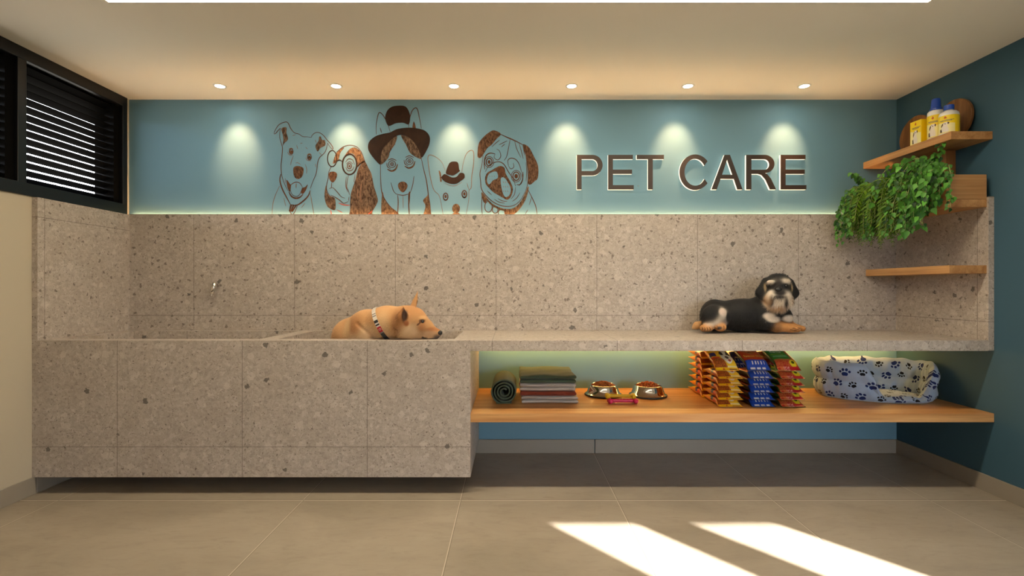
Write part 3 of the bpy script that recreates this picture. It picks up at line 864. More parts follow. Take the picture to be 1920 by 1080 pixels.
# rolled towel
rc = PX(946, 731, 3.2)
root = tag(empty('rolled_towel', (rc.x, 3.37, SZ)), 'dark green towel rolled up beside the folded stack', 'towel')
bm = bmesh.new()
turns = 3.6; n = 150; R0, R1, th = 0.016, 0.082, 0.0082
pin, pout = [], []
for i in range(n + 1):
    t_ = i / n
    a = 0.6 + turns * 2 * PI * t_
    r_ = R0 + (R1 - R0) * t_
    # flatten a little where it lies on the shelf
    for lst, rr in ((pin, r_ - th / 2), (pout, r_ + th / 2)):
        x, z = rr * math.cos(a), rr * math.sin(a)
        sc_ = 1.0 if z > -0.068 else 0.5
        z = z if z > -0.068 else -0.068 + (z + 0.068) * 0.45
        lst.append((x * 1.03, z + .0775))
sec = pin + pout[::-1]
ny = 9; rows = []
for j in range(ny):
    y = -.175 + .35 * j / (ny - 1)
    rows.append([bm.verts.new((p[0] + .0015 * math.sin(7 * y * 9 + p[1] * 40), y + .002 * math.sin(p[0] * 60) * (1 if j in (0, ny - 1) else 0), p[1])) for p in sec])
for a, b_ in zip(rows[:-1], rows[1:]):
    for i in range(len(sec)): bm.faces.new((a[i], a[(i+1) % len(sec)], b_[(i+1) % len(sec)], b_[i]))
for row in (rows[0], rows[-1]):
    N2 = len(pin)
    for i in range(N2 - 1):
        bm.faces.new((row[i], row[i+1], row[2*N2-2-i], row[2*N2-1-i]))
from_bm('roll', bm, M['t_green'], root, autosmooth=50)
bm = bmesh.new()
add_box(bm, -.052, .045, -.176, .176, 0.0015, .0075, .002)
from_bm('loose_end', bm, M['t_green'], root)

# ---- bowls with kibble
M['kibble'] = attr_mat('kibble', 'coat', 0.75, 0.3, (150, 150, 150), 0.3, 0.4)
def set_attr(me, name, cols):
    at = me.color_attributes.new(name, 'FLOAT_COLOR', 'POINT')
    at.data.foreach_set('color', np.asarray(cols, dtype=np.float32).reshape(-1))
def bowl(x, y, label, klabel, seed, base):
    root = tag(empty('food_bowl', (x, y, SZ)), label, 'pet bowl', 'steel food bowls on the low shelf')
    bm = bmesh.new()
    add_lathe(bm, [(0.1235, .0105), (0.1225, .013), (0.117, .0155), (0.111, .021), (0.103, .044), (0.0955, .066), (0.0925, .0725), (0.0900, .0745), (0.0865, .0735), (0.085, .069),
                   (0.078, .045), (0.066, .024), (0.04, .019), (0, .0185)], seg=72)
    from_bm('bowl_shell', bm, M['steel'], root, smooth=True)
    bm = bmesh.new()
    add_lathe(bm, [(0.105, .0005), (0.122, .0005), (0.1275, .003), (0.1285, .007), (0.1265, .011), (0.1235, .0125), (0.1215, .0105), (0.105, .0105), (0.105, .0005)], seg=72)
    from_bm('rubber_ring', bm, M['rubber'], root, smooth=True)
    # heap of kibble
    r = random.Random(seed); bm = bmesh.new(); cols = []
    def heap(rad): return .064 + .034 * max(0, 1 - (rad / .086) ** 2)
    tmpl = bmesh.new(); bmesh.ops.create_icosphere(tmpl, subdivisions=1, radius=1.0)
    tv = [v.co.copy() for v in tmpl.verts]; tf = [[v.index for v in f.verts] for f in tmpl.faces]; tmpl.free()
    for k in range(330):
        rad = .083 * math.sqrt(r.random()); a = r.uniform(0, 2 * PI)
        p = Vector((rad * math.cos(a), rad * math.sin(a), heap(rad) - r.random() * .006 - .004))
        Rm = Matrix.Rotation(r.uniform(0, 6.3), 3, 'Z') @ Matrix.Rotation(r.uniform(0, 6.3), 3, 'X')
        s_ = r.uniform(.0062, .0082)
        sc3 = Vector((s_, s_, s_ * .62))
        vv = [bm.verts.new(p + Rm @ Vector((v.x * sc3.x, v.y * sc3.y, v.z * sc3.z))) for v in tv]
        for f in tf: bm.faces.new([vv[i] for i in f])
        q = r.uniform(.72, 1.22)
        cols += [(base[0] * q, base[1] * q * r.uniform(.92, 1.08), base[2] * q, 1)] * len(tv)
    # the fill below the top layer
    n0 = len(bm.verts)
    add_lathe(bm, [(0, heap(0) - .010), (.03, heap(.03) - .010), (.06, heap(.06) - .010), (.079, .060)], seg=24)
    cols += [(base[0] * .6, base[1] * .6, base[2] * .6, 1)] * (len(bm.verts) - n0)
    me = bpy.data.meshes.new('kibble'); bmesh.ops.recalc_face_normals(bm, faces=bm.faces); bm.to_mesh(me); bm.free()
    set_attr(me, 'coat', cols)
    o = link('kibble', me, M['kibble'], None, True); o.location = (x, y, SZ)
    tag(o, klabel, 'dog food', None, 'stuff')
bowl(PX(1131, 740, 3.46).x, 3.46, 'steel food bowl with black ring, beside the towel stack', 'brown kibble heaped in the bowl beside the towels', 3, lin(150, 84, 40))
bowl(PX(1215, 740, 3.44).x, 3.44, 'steel food bowl with black ring, behind the end of the toy bones', 'orange kibble heaped in the bowl nearer the food bags', 5, lin(176, 88, 38))

# ---- toy bones
def toy_bone(x, y, z, rz, col, name, label):
    m = plain(name, col, 0.35, var=0.05, scale=90, spec=0.5)
    bm = bmesh.new()
    Lh = .082
    pts = [(-Lh, .0125), (Lh, .0125)]
    add_tube(bm, [(-Lh, 0, 0), (-Lh * .8, 0, 0), (-Lh * .5, 0, 0), (0, 0, 0), (Lh * .5, 0, 0), (Lh * .8, 0, 0), (Lh, 0, 0)], [.012, .0125, .0115, .0105, .0115, .0125, .012], 18)
    for sx_ in (-1, 1):
        for sy_ in (-1, 1):
            tmp = bmesh.new(); bmesh.ops.create_uvsphere(tmp, u_segments=18, v_segments=12, radius=.0165)
            merge(bm, tmp, 0, Matrix.Translation((sx_ * Lh, sy_ * .0135, 0)))
    for k in (-.03, -.01, .01, .03):
        tmp = bmesh.new(); bmesh.ops.create_uvsphere(tmp, u_segments=10, v_segments=8, radius=.004)
        merge(bm, tmp, 0, Matrix.Translation((k, 0, .0095)))
    o = from_bm('toy_bone', bm, m, None, smooth=True)
    rm = o.modifiers.new('remesh', 'REMESH'); rm.mode = 'VOXEL'; rm.voxel_size = .0024; rm.use_smooth_shade = True
    sm = o.modifiers.new('smooth', 'SMOOTH'); sm.iterations = 6
    dg = bpy.context.evaluated_depsgraph_get(); me = bpy.data.meshes.new_from_object(o.evaluated_get(dg))
    o.modifiers.clear(); o.data = me
    o.location = (x, y, z); o.rotation_euler = (0, 0, rz)
    tag(o, label, 'dog toy', 'rubber bones between the bowls')
b0 = PX(1168, 755, 3.205)
toy_bone(b0.x, 3.215, SZ + .0157, 0.03, lin(214, 42, 92), 'pink_rubber', 'pink rubber bone lying on the shelf in front of the bowls')
toy_bone(b0.x - .012, 3.228, SZ + .0157 + .0285, -0.05, lin(214, 172, 24), 'yellow_rubber', 'yellow rubber bone resting on top of the pink one')

# ---- dog bed with paw print cloth
def paw_cloth():
    m, t, b = new_mat('paw_print_cloth', 0.9, 0, 0.15)
    uv = t.node('ShaderNodeUVMap', uv_map='cloth').outputs[0]
    CELL = 0.082
    g_ = t.vmath('MULTIPLY', uv, (1 / CELL, 1 / CELL, 0))
    X = t.sep(g_)
    row = t.math('FLOOR', X[1])
    xs = t.math('ADD', X[0], t.math('MULTIPLY', row, 0.5))
    colm = t.math('FLOOR', xs)
    wn_ = t.node('ShaderNodeTexWhiteNoise', noise_dimensions='2D')
    t.put(wn_.inputs['Vector'], t.comb(colm, row, 0.0))
    W = t.sep(wn_.outputs['Color'])
    fx = t.math('SUBTRACT', t.math('FRACT', xs), 0.5); fy = t.math('SUBTRACT', t.math('FRACT', X[1]), 0.5)
    fx = t.math('ADD', fx, t.math('MULTIPLY', t.math('SUBTRACT', W[0], 0.5), 0.12)); fy = t.math('ADD', fy, t.math('MULTIPLY', t.math('SUBTRACT', W[1], 0.5), 0.12))
    rot = t.node('ShaderNodeVectorRotate', rotation_type='Z_AXIS')
    t.put(rot.inputs['Vector'], t.comb(fx, fy, 0.0)); t.put(rot.inputs['Angle'], t.math('MULTIPLY', t.math('SUBTRACT', W[2], 0.5), 1.9))
    big = t.math('GREATER_THAN', t.math('FRACT', t.math('MULTIPLY', t.math('ADD', colm, row), 0.5)), 0.25)
    sc_ = t.math('MULTIPLY_ADD', big, -0.30, 1.30)
    Q = t.vmath('SCALE', rot.outputs[0]); t.put(Q.node.inputs[3], sc_)
    mask = None
    for (cx, cy, rx, ry) in ((0, -.12, .185, .15), (-.075, -.2, .09, .08), (.075, -.2, .09, .08), (-.265, .06, .075, .10), (-.10, .215, .08, .115), (.10, .215, .08, .115), (.265, .06, .075, .10)):
        l = t.vmath('LENGTH', t.vmath('DIVIDE', t.vmath('SUBTRACT', Q, (cx, cy, 0)), (rx, ry, 1)))
        k_ = t.math('LESS_THAN', l, 1.0)
        mask = k_ if mask is None else t.math('MAXIMUM', mask, k_)
    n = t.noise(uv, 300, 2); n2 = t.noise(uv, 26, 3)
    base = t.mix(n2, lin(146, 166, 194), lin(168, 186, 208))
    ink = t.mix(big, lin(22, 24, 32), lin(26, 42, 96))
    t.put(b.inputs['Base Color'], t.mix(mask, base, ink))
    t.put(b.inputs['Normal'], t.bump(n, 0.15, 0.002))
    b.inputs['Sheen Weight'].default_value = 0.2
    return m
M['paw'] = paw_cloth()
BC = Vector((2.452, 3.408, SZ)); BA, BB, BR = .318, .180, -0.26
def sstep(a, b, x):
    t_ = min(1, max(0, (x - a) / (b - a))); return t_ * t_ * (3 - 2 * t_)
def bed_h(deg):
    """rim height by direction from the bed centre (world degrees, -180..180)"""
    lo = .030
    if deg < -100: f = 1 - sstep(-146, -104, deg)
    elif deg < -50: f = 0.0
    elif deg < 0: f = sstep(-50, -16, deg)
    else: f = 1.0
    return lo + (.238 - lo) * f
bed = tag(empty('dog_bed', BC), 'pale blue oval dog bed with navy paw prints on the low shelf', 'pet bed')
def bed_grid(name, fn, nphi, nt, vscale=1.0, close=True, sub=None):
    me = bpy.data.meshes.new(name)
    V = []; UVs = []
    for i in range(nphi + 1):
        for j in range(nt + 1):
            p, uv_ = fn(i / nphi, j / nt); V.append(p); UVs.append(uv_)
    Fs = []
    for i in range(nphi):
        for j in range(nt):
            Fs.append((i * (nt + 1) + j, (i + 1) * (nt + 1) + j, (i + 1) * (nt + 1) + j + 1, i * (nt + 1) + j + 1))
    me.from_pydata(V, [], Fs)
    ul = me.uv_layers.new(name='cloth')
    fl = [0] * (len(me.loops) * 2)
    for l in me.loops:
        fl[2 * l.index] = UVs[l.vertex_index][0]; fl[2 * l.index + 1] = UVs[l.vertex_index][1]
    ul.data.foreach_set('uv', fl)
    return me
def bolster(u, t_):
    """u around, t_: 0 outer bottom -> 1 inner bottom"""
    a = 2 * PI * u
    ex, ey = math.cos(a), math.sin(a)
    lx, ly = BA * ex, BB * ey
    nx, ny = ex / BA, ey / BB; nl = math.hypot(nx, ny); nx /= nl; ny /= nl
    c_, s_ = math.cos(BR), math.sin(BR)
    wx, wy = c_ * lx - s_ * ly, s_ * lx + c_ * ly
    wnx, wny = c_ * nx - s_ * ny, s_ * nx + c_ * ny
    deg = math.degrees(math.atan2(wy, wx))
    h = bed_h(deg) + .004 * math.sin(9 * a) + .003 * math.sin(17 * a + 1)
    full = max(0, min(1, (h - .030) / .208))
    th = .030 + .004 * math.sin(13 * a)
    # profile: side height s 0..1 and sign
    if t_ < .45: s, sg = t_ / .45, 1
    elif t_ > .55: s, sg = (1 - t_) / .45, -1
    else: s, sg = 1, 1 - 2 * (t_ - .45) / .1
    nro = 2 if full > .35 else 1
    seam = abs(math.sin(PI * min(1, s * (2 * h - .05) / (h) * .5 if False else s) * nro)) if nro == 2 else abs(math.sin(PI * (0.08 + .84 * s)))
    blend = sstep(.2, .5, full)
    seam = blend * abs(math.sin(PI * s * 2)) ** .55 + (1 - blend) * abs(math.sin(PI * (.05 + .9 * s))) ** .6
    off = sg * (th * (.28 + .72 * seam))
    if .45 <= t_ <= .55:
        off = sg * th * .28
    z = .004 + s * (h - .004)
    if .45 <= t_ <= .55: z += .008 * math.cos((t_ - .5) / .05 * PI / 2)
    lean = .022 * s * full
    wr = .0022 * math.sin(34 * a + 6 * s) * seam
    o_ = off + lean + wr
    per = 1.62
    return (wx + wnx * o_, wy + wny * o_, z), (u * per, (s * h if sg > 0 else h * (2 - s)) + .02)
me = bed_grid('bolster_wall', bolster, 200, 60)
link('bolster_wall', me, M['paw'], bed, True)
def cushion(u, t_):
    a = 2 * PI * u; r_ = t_
    lx, ly = (BA - .018) * r_ * math.cos(a), (BB - .018) * r_ * math.sin(a)
    c_, s_ = math.cos(BR), math.sin(BR)
    wx, wy = c_ * lx - s_ * ly, s_ * lx + c_ * ly
    z = .010 + .030 * (1 - r_ ** 6) + .003 * math.sin(30 * lx) * math.cos(24 * ly)
    return (wx, wy, z), (lx + .7, ly + .9)
link('cushion', bed_grid('cushion', cushion, 72, 14), M['paw'], bed, True)
bm = bmesh.new()
pp = []
for i in range(97):
    p, _ = bolster(i / 96, 0.0); q = Vector((p[0], p[1], .006))
    pp.append(q)
add_tube(bm, pp, .0055, 8, cap=False)
from_bm('piping', bm, fabric('piping_cloth', lin(176, 188, 200), var=.05), bed, smooth=True)

# ================================================================== BAGS OF DOG FOOD
def blob(u, v, c, r, ry=None):
    return ((u - c[0]) / r) ** 2 + ((v - c[1]) / (ry or r)) ** 2 < 1
def paint_yellow(u, v, rr):
    Y = lin(236, 186, 22); c = Y
    if v > .84:
        c = lin(236, 190, 40)
        if blob(u, v, (.45, .93), .25, .06): c = lin(120, 20, 24)
        return c
    if v < .085:
        c = lin(240, 190, 20)
        if blob(u, v, (.36, .042), .05, .022): c = lin(200, 40, 36)
        elif .62 < u < .95 and .030 < v < .058: c = lin(84, 30, 92)
        return c
    if v < .11 and u > .55: return lin(232, 214, 160)
    if v < .33 and u < .56 - .5 * (v - .1):
        c = lin(176, 92, 36) if rr.random() < .6 else lin(112, 52, 20)
    elif v < .40 and u < .36: c = lin(206, 60, 30)
    elif .43 < v < .60 and u < .27: c = lin(44, 44, 112)
    elif blob(u, v, (.70, .43), .27, .27):
        c = lin(232, 226, 204)
        if blob(u, v, (.54, .56), .10, .10) or blob(u, v, (.88, .55), .09, .10): c = lin(36, 28, 24)
        if blob(u, v, (.70, .36), .085, .065): c = lin(38, 30, 28)
        if blob(u, v, (.61, .50), .035, .03) or blob(u, v, (.79, .50), .035, .03): c = lin(30, 24, 22)
        if blob(u, v, (.74, .24), .07, .035): c = lin(190, 90, 80)
    elif v > .68 and .12 < u < .88 and v < .75: c = lin(206, 150, 20)
    elif u > .32 and v < .6 : c = lin(240, 196, 40)
    return c
def paint_orange(u, v, rr):
    if v < .26:
        c = lin(32, 72, 172)
        if .15 < v < .22 and .2 < u < .9 and int(u * 22) % 3 == 0: c = lin(226, 222, 214)
        if .045 < v < .085 and (.14 < u < .36 or .45 < u < .6 or .68 < u < .84): c = lin(222, 220, 218)
        return c
    if v < .33: return lin(196, 64, 36)
    if v < .47: return lin(208, 80, 34)
    c = lin(206, 76, 34)
    if blob(u, v, (.5, .78), .34, .27): c = lin(176, 92, 40)
    if blob(u, v, (.5, .70), .17, .12): c = lin(212, 140, 80)
    if blob(u, v, (.5, .745), .07, .045): c = lin(40, 24, 18)
    if blob(u, v, (.36, .86), .045, .03) or blob(u, v, (.64, .86), .045, .03): c = lin(34, 20, 14)
    if blob(u, v, (.18, .84), .10, .18) or blob(u, v, (.82, .84), .10, .18): c = lin(120, 52, 26)
    if blob(u, v, (.5, .615), .12, .022): c = lin(96, 30, 20)
    return c
def paint_green(u, v, rr):
    if v < .105:
        c = lin(196, 34, 44)
        if u < .36: c = lin(222, 120, 66)
        if blob(u, v, (.10, .05), .07, .03): c = lin(200, 40, 30)
        if .30 < u < .55 and rr.random() < .5: c = lin(226, 160, 150)
        return c
    if blob(u, v, (.80, .17), .155, .085):
        c = lin(226, 206, 40)
        if blob(u, v, (.80, .19), .07, .030): c = lin(60, 74, 20)
        return c
    if v < .24: return lin(176, 44, 36) if rr.random() < .55 else lin(196, 104, 52)
    if v < .29 and u < .85: return lin(190, 104, 60)
    if u > .84 - .1 * (v - .3): return lin(150, 64, 36)
    c = lin(34, 140, 44)
    if .38 < v < .46 and .08 < u < .72: c = lin(120, 190, 128)
    if .50 < v < .53 and .06 < u < .66: c = lin(170, 200, 40)
    return c
SIDES = {'y': lin(206, 124, 24), 'o': lin(24, 24, 40), 'g': lin(18, 74, 30)}
def bag_mesh(kind, w=.150, l=.268, T=.0415):
    rr = random.Random({'y': 1, 'o': 2, 'g': 3}[kind]); paint = {'y': paint_yellow, 'o': paint_orange, 'g': paint_green}[kind]
    nu, nv = 44, 66
    V = []; Cc = []; Fs = []
    def th(u, v):
        e1 = min(1, max(0, min(v, 1 - v) - .055) / .26); a_ = math.sin(min(1, e1) * PI / 2)
        s_ = abs(2 * u - 1); b_ = (1 - s_ ** 5) ** .5
        wr = 1 + .05 * math.sin(21 * v + 9 * u) * (1 - s_)
        return (.0012 + .5 * T * a_ * b_ * wr)
    for side in (1, -1):
        for i in range(nu + 1):
            for j in range(nv + 1):
                u, v = i / nu, j / nv
                pinch = 1 - .06 * math.sin(min(1, max(0, min(v, 1 - v) - .05) / .2) * PI / 2)
                t_ = th(u, v)
                dr = max(0.0, 1 - v / .26); dr = T * .42 * dr * dr * (3 - 2 * dr)
                V.append(((u - .5) * w * pinch, (v - .5) * l, T / 2 + side * t_ - dr))
                if side < 0 or u < .035 or u > .965:
                    c = SIDES[kind]
                    if kind == 'y' and side > 0 and u < .035:
                        c = lin(50, 50, 90) if .40 < v < .52 else (lin(180, 60, 26) if .2 < v < .4 else c)
                    if kind == 'y' and side < 0: c = lin(196, 110, 24) if v > .38 or v < .2 else lin(150, 50, 26)
                else: c = paint((u - .035) / .93, v, rr)
                Cc.append(c)
    m1 = (nu + 1) * (nv + 1)
    for i in range(nu):
        for j in range(nv):
            a = i * (nv + 1) + j; b_ = a + nv + 1
            Fs.append((a, b_, b_ + 1, a + 1)); Fs.append((m1 + a, m1 + a + 1, m1 + b_ + 1, m1 + b_))
    for j in range(nv):
        a = j; Fs.append((a, a + 1, m1 + a + 1, m1 + a)); a = nu * (nv + 1) + j; Fs.append((a, m1 + a, m1 + a + 1, a + 1))
    for i in range(nu):
        a = i * (nv + 1); b_ = a + nv + 1; Fs.append((a, m1 + a, m1 + b_, b_)); Fs.append((a + nv, b_ + nv, m1 + b_ + nv, m1 + a + nv))
    me = bpy.data.meshes.new('pouch'); me.from_pydata(V, [], Fs)
    set_attr(me, 'coat', Cc)
    return me
M['film'] = attr_mat('printed_film', 'coat', 0.32, 0.5, (40, 40, 40), 0.05, 0.12)
def text_mesh(txt, size, half=.0003):
    cu = bpy.data.curves.new('t', 'FONT'); cu.body = txt; cu.size = size; cu.extrude = half; cu.align_x = 'CENTER'
    ob = bpy.data.objects.new('t', cu); COL.objects.link(ob)
    dg = bpy.context.evaluated_depsgraph_get(); me = bpy.data.meshes.new_from_object(ob.evaluated_get(dg))
    bpy.data.objects.remove(ob); bpy.data.curves.remove(cu); me.materials.clear()
    return me
ordw = ['bottom bag', 'second bag from the bottom', 'third bag from the bottom', 'fourth bag from the bottom', 'fifth bag from the bottom', 'sixth bag from the bottom', 'top bag']
kinds = {'y': ('yellow', 1.352, 'yellow dog food bag'), 'o': ('orange', 1.551, 'blue-ended orange dog food bag'), 'g': ('green', 1.738, 'green and red dog food bag')}
M['letter_yellow'] = plain('letter_yellow', lin(236, 206, 90), 0.4, var=0.02)
M['letter_white'] = plain('letter_white', lin(226, 226, 216), 0.4, var=0.02)
PITCH = .0434
for kd, (cn, cx, noun) in kinds.items():
    me_bag = bag_mesh(kd)
    first = None
    for col_, (cy, cnt) in enumerate(((3.236, 6), (3.506, 7))):
        for k in range(cnt):
            top_front = (col_ == 0 and k == 5)
            if col_ == 0: lb = noun + ', ' + (ordw[k] if k < 5 else 'tilted on top') + ' of the front stack'
            else: lb = noun + ', ' + ordw[k] + ' of the rear stack'
            o = bpy.data.objects.new('dog_food_bag', me_bag) if first is None else first.copy()
            if first is None:
                me_bag.materials.append(M['film']); first = o
                for p_ in me_bag.polygons: p_.use_smooth = True
            COL.objects.link(o)
            for key in list(o.keys()): del o[key]
            jx = .003 * math.sin(7.1 * k + cx * 9); 
            o.location = (cx + jx, cy, SZ + .0005 + k * PITCH)
            o.rotation_euler = (0, 0, .012 * math.sin(3.3 * k + 5 * cx))
            tag(o, lb, 'dog food', cn + ' bags in the ' + ('front' if col_ == 0 else 'rear') + ' stack')
            if top_front:
                o.location = (cx - .004, cy + .030, SZ + .0005 + k * PITCH + .049)
                o.rotation_euler = (math.radians(21), 0, 0)
                if kd == 'o':
                    tm = text_mesh('Special Dog', .026); tm.transform(Matrix.Translation((0, -.034, PITCH / 2 + .0245)))
                    link('lettering', tm, M['letter_yellow'], o)
                if kd == 'g':
                    tm = text_mesh('Carne', .030); tm.transform(Matrix.Translation((-.02, .020, PITCH / 2 + .0245)))
                    link('lettering', tm, M['letter_white'], o)

# ================================================================== RIGHT WALL SHELVES, PLANTER, BOTTLES
FY = 2.96
bm = bmesh.new(); add_box(bm, 2.587, XR, FY, YB, 2.090, 2.137, .0015)
tag(from_bm('wall_shelf', bm, M['oak_y']), 'upper oak wall shelf holding the yellow bottles and round boards', 'shelf')
bm = bmesh.new(); add_box(bm, 2.577, CR, FY, TY, 1.299, 1.347, .0015)
tag(from_bm('wall_shelf', bm, M['oak_y']), 'lower empty oak wall shelf on the terrazzo above the counter', 'shelf')
bm = bmesh.new(); add_box(bm, 2.770, XR, 3.206, 3.424, 1.880, 2.090, .0015)
tag(from_bm('wall_board', bm, M['oak_z']), 'upright oak block between the upper shelf and the planter', 'wall board')
# planter box
PT = tag(empty('planter_box', (2.69, 3.3, 1.69)), 'oak planter box on the right wall with plants spilling out', 'planter')
px0, px1, py0, py1, pz0, pz1 = 2.577, CR, FY, 3.64, 1.690, 1.882
bm = bmesh.new()
add_box(bm, px0, px1, py0, py1, pz0, pz0 + .045, .001)
child_at(PT, 'base_board', bm, M['oak_y'])
zb = pz0 + .0465
bm = bmesh.new(); add_box(bm, px0, px1, py0, py0 + .02, zb, pz1, .001); child_at(PT, 'front_board', bm, wood('oak_across', 0, lin(206, 160, 108), lin(166, 116, 68)))
bm = bmesh.new(); add_box(bm, px0, px0 + .02, py0 + .02, py1, zb, pz1, .001); child_at(PT, 'side_board', bm, M['oak_y'])
bm = bmesh.new(); add_box(bm, px1 - .02, px1, py0 + .02, py1, zb, pz1, .001); child_at(PT, 'side_board', bm, M['oak_y'])
bm = bmesh.new(); add_box(bm, px0 + .02, px1 - .02, py0 + .02, py1, zb, pz1 - .03); child_at(PT, 'soil', bm, plain('soil', lin(52, 38, 28), 0.95, var=.4, scale=120, bump=.6))

# round boards leaning on the wall
for (cy, lb) in ((3.19, 'round walnut board behind the bottles, nearer the shelf front'), (3.489, 'round walnut board at the far end, behind the yellow carton')):
    bm = bmesh.new(); add_lathe(bm, [(0, -.009), (.133, -.009), (.135, -.007), (.135, .007), (.133, .009), (0, .009)], seg=72)
    o = from_bm('round_board', bm, M['oak_d'], None, autosmooth=40)
    tilt = .07
    o.rotation_euler = (0, PI / 2 + tilt, 0)
    o.location = (XR - .009 - .0105 - .135 * math.sin(tilt) * 1.0 , cy, 2.137 + .135 * math.cos(tilt) + .009 * math.sin(tilt) + .0005)
    tag(o, lb, 'wooden board', 'round boards on the upper shelf')

M['lab_y'] = plain('yellow_label', lin(240, 208, 20), 0.4, var=.03)
M['lab_p'] = plain('pale_label', lin(238, 226, 160), 0.4, var=.03)
M['cap_blue'] = plain('blue_cap', lin(36, 76, 176), 0.35, var=.04)
M['print_dark'] = plain('print_dark', lin(70, 48, 34), 0.5, var=.1)
M['print_grey'] = plain('print_grey', lin(96, 92, 90), 0.5, var=.1)
M['print_orange'] = plain('print_orange', lin(196, 96, 24), 0.5, var=.05)
M['print_white'] = plain('print_white', lin(226, 216, 204), 0.5, var=.05)

def print_shapes(w, h):
    """printed marks on a label face: list of (material, polygon in label units 0..1)"""
    out = []
    out.append(('print_orange', [(.42, .86), (.50, .95), (.58, .86), (.54, .81), (.46, .81)]))
    for z, a, b_ in ((.70, .18, .86), (.655, .24, .80)):
        x = a
        while x < b_:
            out.append(('print_grey', [(x, z), (x + .07, z), (x + .07, z + .028), (x, z + .028)])); x += .085
    dog = [(.30, .04), (.26, .22), (.34, .36), (.40, .44), (.36, .52), (.44, .60), (.52, .58), (.60, .60), (.66, .52), (.62, .46), (.60, .36), (.66, .20), (.66, .04)]
    out.append(('print_white', dog))
    out.append(('print_dark', [(.28, .30), (.36, .40), (.40, .48), (.38, .54), (.33, .50), (.28, .40)]))
    out.append(('print_dark', [(.60, .50), (.66, .46), (.70, .54), (.62, .60)]))
    out.append(('print_dark', [(.46, .48), (.54, .48), (.52, .52), (.48, .52)]))
    out.append(('print_dark', [(.22, .04), (.22, .20), (.30, .24), (.34, .04)]))
    out.append(('print_dark', [(.40, .54), (.46, .58), (.44, .52)]))
    return out

def labelled_bottle(x, y, z, prof, rl, z0, z1, capprof, ang, label, hcap):
    t = tag(empty('bottle', (x, y, z)), label, 'bottle', 'pet care products on the upper shelf')
    bm = bmesh.new(); add_lathe(bm, prof, seg=48); from_bm('bottle_body', bm, M['white'], t, smooth=True)
    bm = bmesh.new(); add_lathe(bm, [(rl + .0004, z0), (rl + .0008, z0 + .001), (rl + .0008, z1 - .001), (rl + .0004, z1)], seg=64)
    lab = from_bm('label', bm, M['lab_y'], t, smooth=True)
    bm = bmesh.new(); mats = []
    arcw = 1.9
    # pale lower half of the label front
    shapes = [('lab_p', [(.02, .02), (.98, .02), (.98, .5), (.02, .62)])] + print_shapes(1, 1)
    for si, (mn, poly) in enumerate(shapes):
        if mn not in mats: mats.append(mn)
        # subdivide horizontally so the mark follows the curve
        tmp = bmesh.new()
        f = tmp.faces.new([tmp.verts.new((p[0], 0, p[1])) for p in poly])
        for q in range(1, 14):
            geom = list(tmp.verts) + list(tmp.edges) + list(tmp.faces)
            bmesh.ops.bisect_plane(tmp, geom=geom, plane_co=(q / 14, 0, 0), plane_no=(1, 0, 0))
        for v in tmp.verts:
            a = ang + (v.co.x - .5) * arcw
            rr_ = rl + .0011 + .00025 * si ** .5
            v.co = Vector((rr_ * math.cos(a), rr_ * math.sin(a), z0 + v.co.z * (z1 - z0)))
        merge(bm, tmp, mats.index(mn))
    from_bm('print', bm, [M[m] for m in mats], lab)
    bm = bmesh.new(); add_lathe(bm, capprof, seg=40); from_bm('cap', bm, M['cap_blue'], t, autosmooth=35)
    return t
ZT = 2.1372
ANG = math.radians(-150)
labelled_bottle(2.652, 3.143, ZT, [(0, 0), (.041, 0), (.0435, .003), (.0435, .165), (.042, .175), (.036, .182), (.030, .184), (0, .184)], .0435, .012, .150,
                [(.031, .180), (.0315, .182), (.0315, .194), (.0265, .199), (.0225, .252), (.020, .257), (0, .257)], ANG, 'tall white and yellow bottle with a long blue cap', 0)
labelled_bottle(2.648, 3.045, ZT, [(0, 0), (.047, 0), (.050, .003), (.050, .118), (.047, .132), (.036, .143), (.024, .148), (.022, .152), (.022, .162), (0, .162)], .050, .010, .114,
                [(.025, .152), (.0255, .153), (.0255, .180), (.024, .182), (0, .182)], ANG, 'short white and yellow bottle with a flat blue cap at the shelf front', 0)
# carton
t = tag(empty('carton', (2.60, 3.192, ZT), math.radians(4)), 'yellow cardboard carton on the upper shelf beside the tall bottle', 'carton', 'pet care products on the upper shelf')
bm = bmesh.new(); add_box(bm, 0, .045, 0, .082, 0, .150, .0008, 1)
from_bm('carton_box', bm, M['lab_y'], t)
bm = bmesh.new(); mats = []
for si, (mn, poly) in enumerate([('lab_p', [(.03, .02), (.97, .02), (.97, .45), (.03, .6)])] + print_shapes(1, 1)):
    if mn not in mats: mats.append(mn)
    f = bm.faces.new([bm.verts.new((-.0004 - .0002 * si ** .5, .082 * (1 - p[0]), .150 * p[1])) for p in poly]); f.material_index = mats.index(mn)
from_bm('print', bm, [M[m] for m in mats], t)

# ================================================================== PLANTS
def leaf_mat(name, c1, c2, edge=None):
    m, t, b = new_mat(name, 0.5, 0, 0.35)
    a = t.node('ShaderNodeAttribute', attribute_name='tone').outputs['Fac']
    t.put(b.inputs['Base Color'], t.mix(a, c1, c2))
    b.inputs['Subsurface Weight'].default_value = 0.0
    return m
M['ivy'] = leaf_mat('ivy_leaf', lin(18, 58, 16), lin(92, 158, 54))
M['fern'] = leaf_mat('fern_leaf', lin(36, 76, 6), lin(112, 150, 22))
M['stem'] = plain('pale_stem', lin(150, 160, 96), .6)

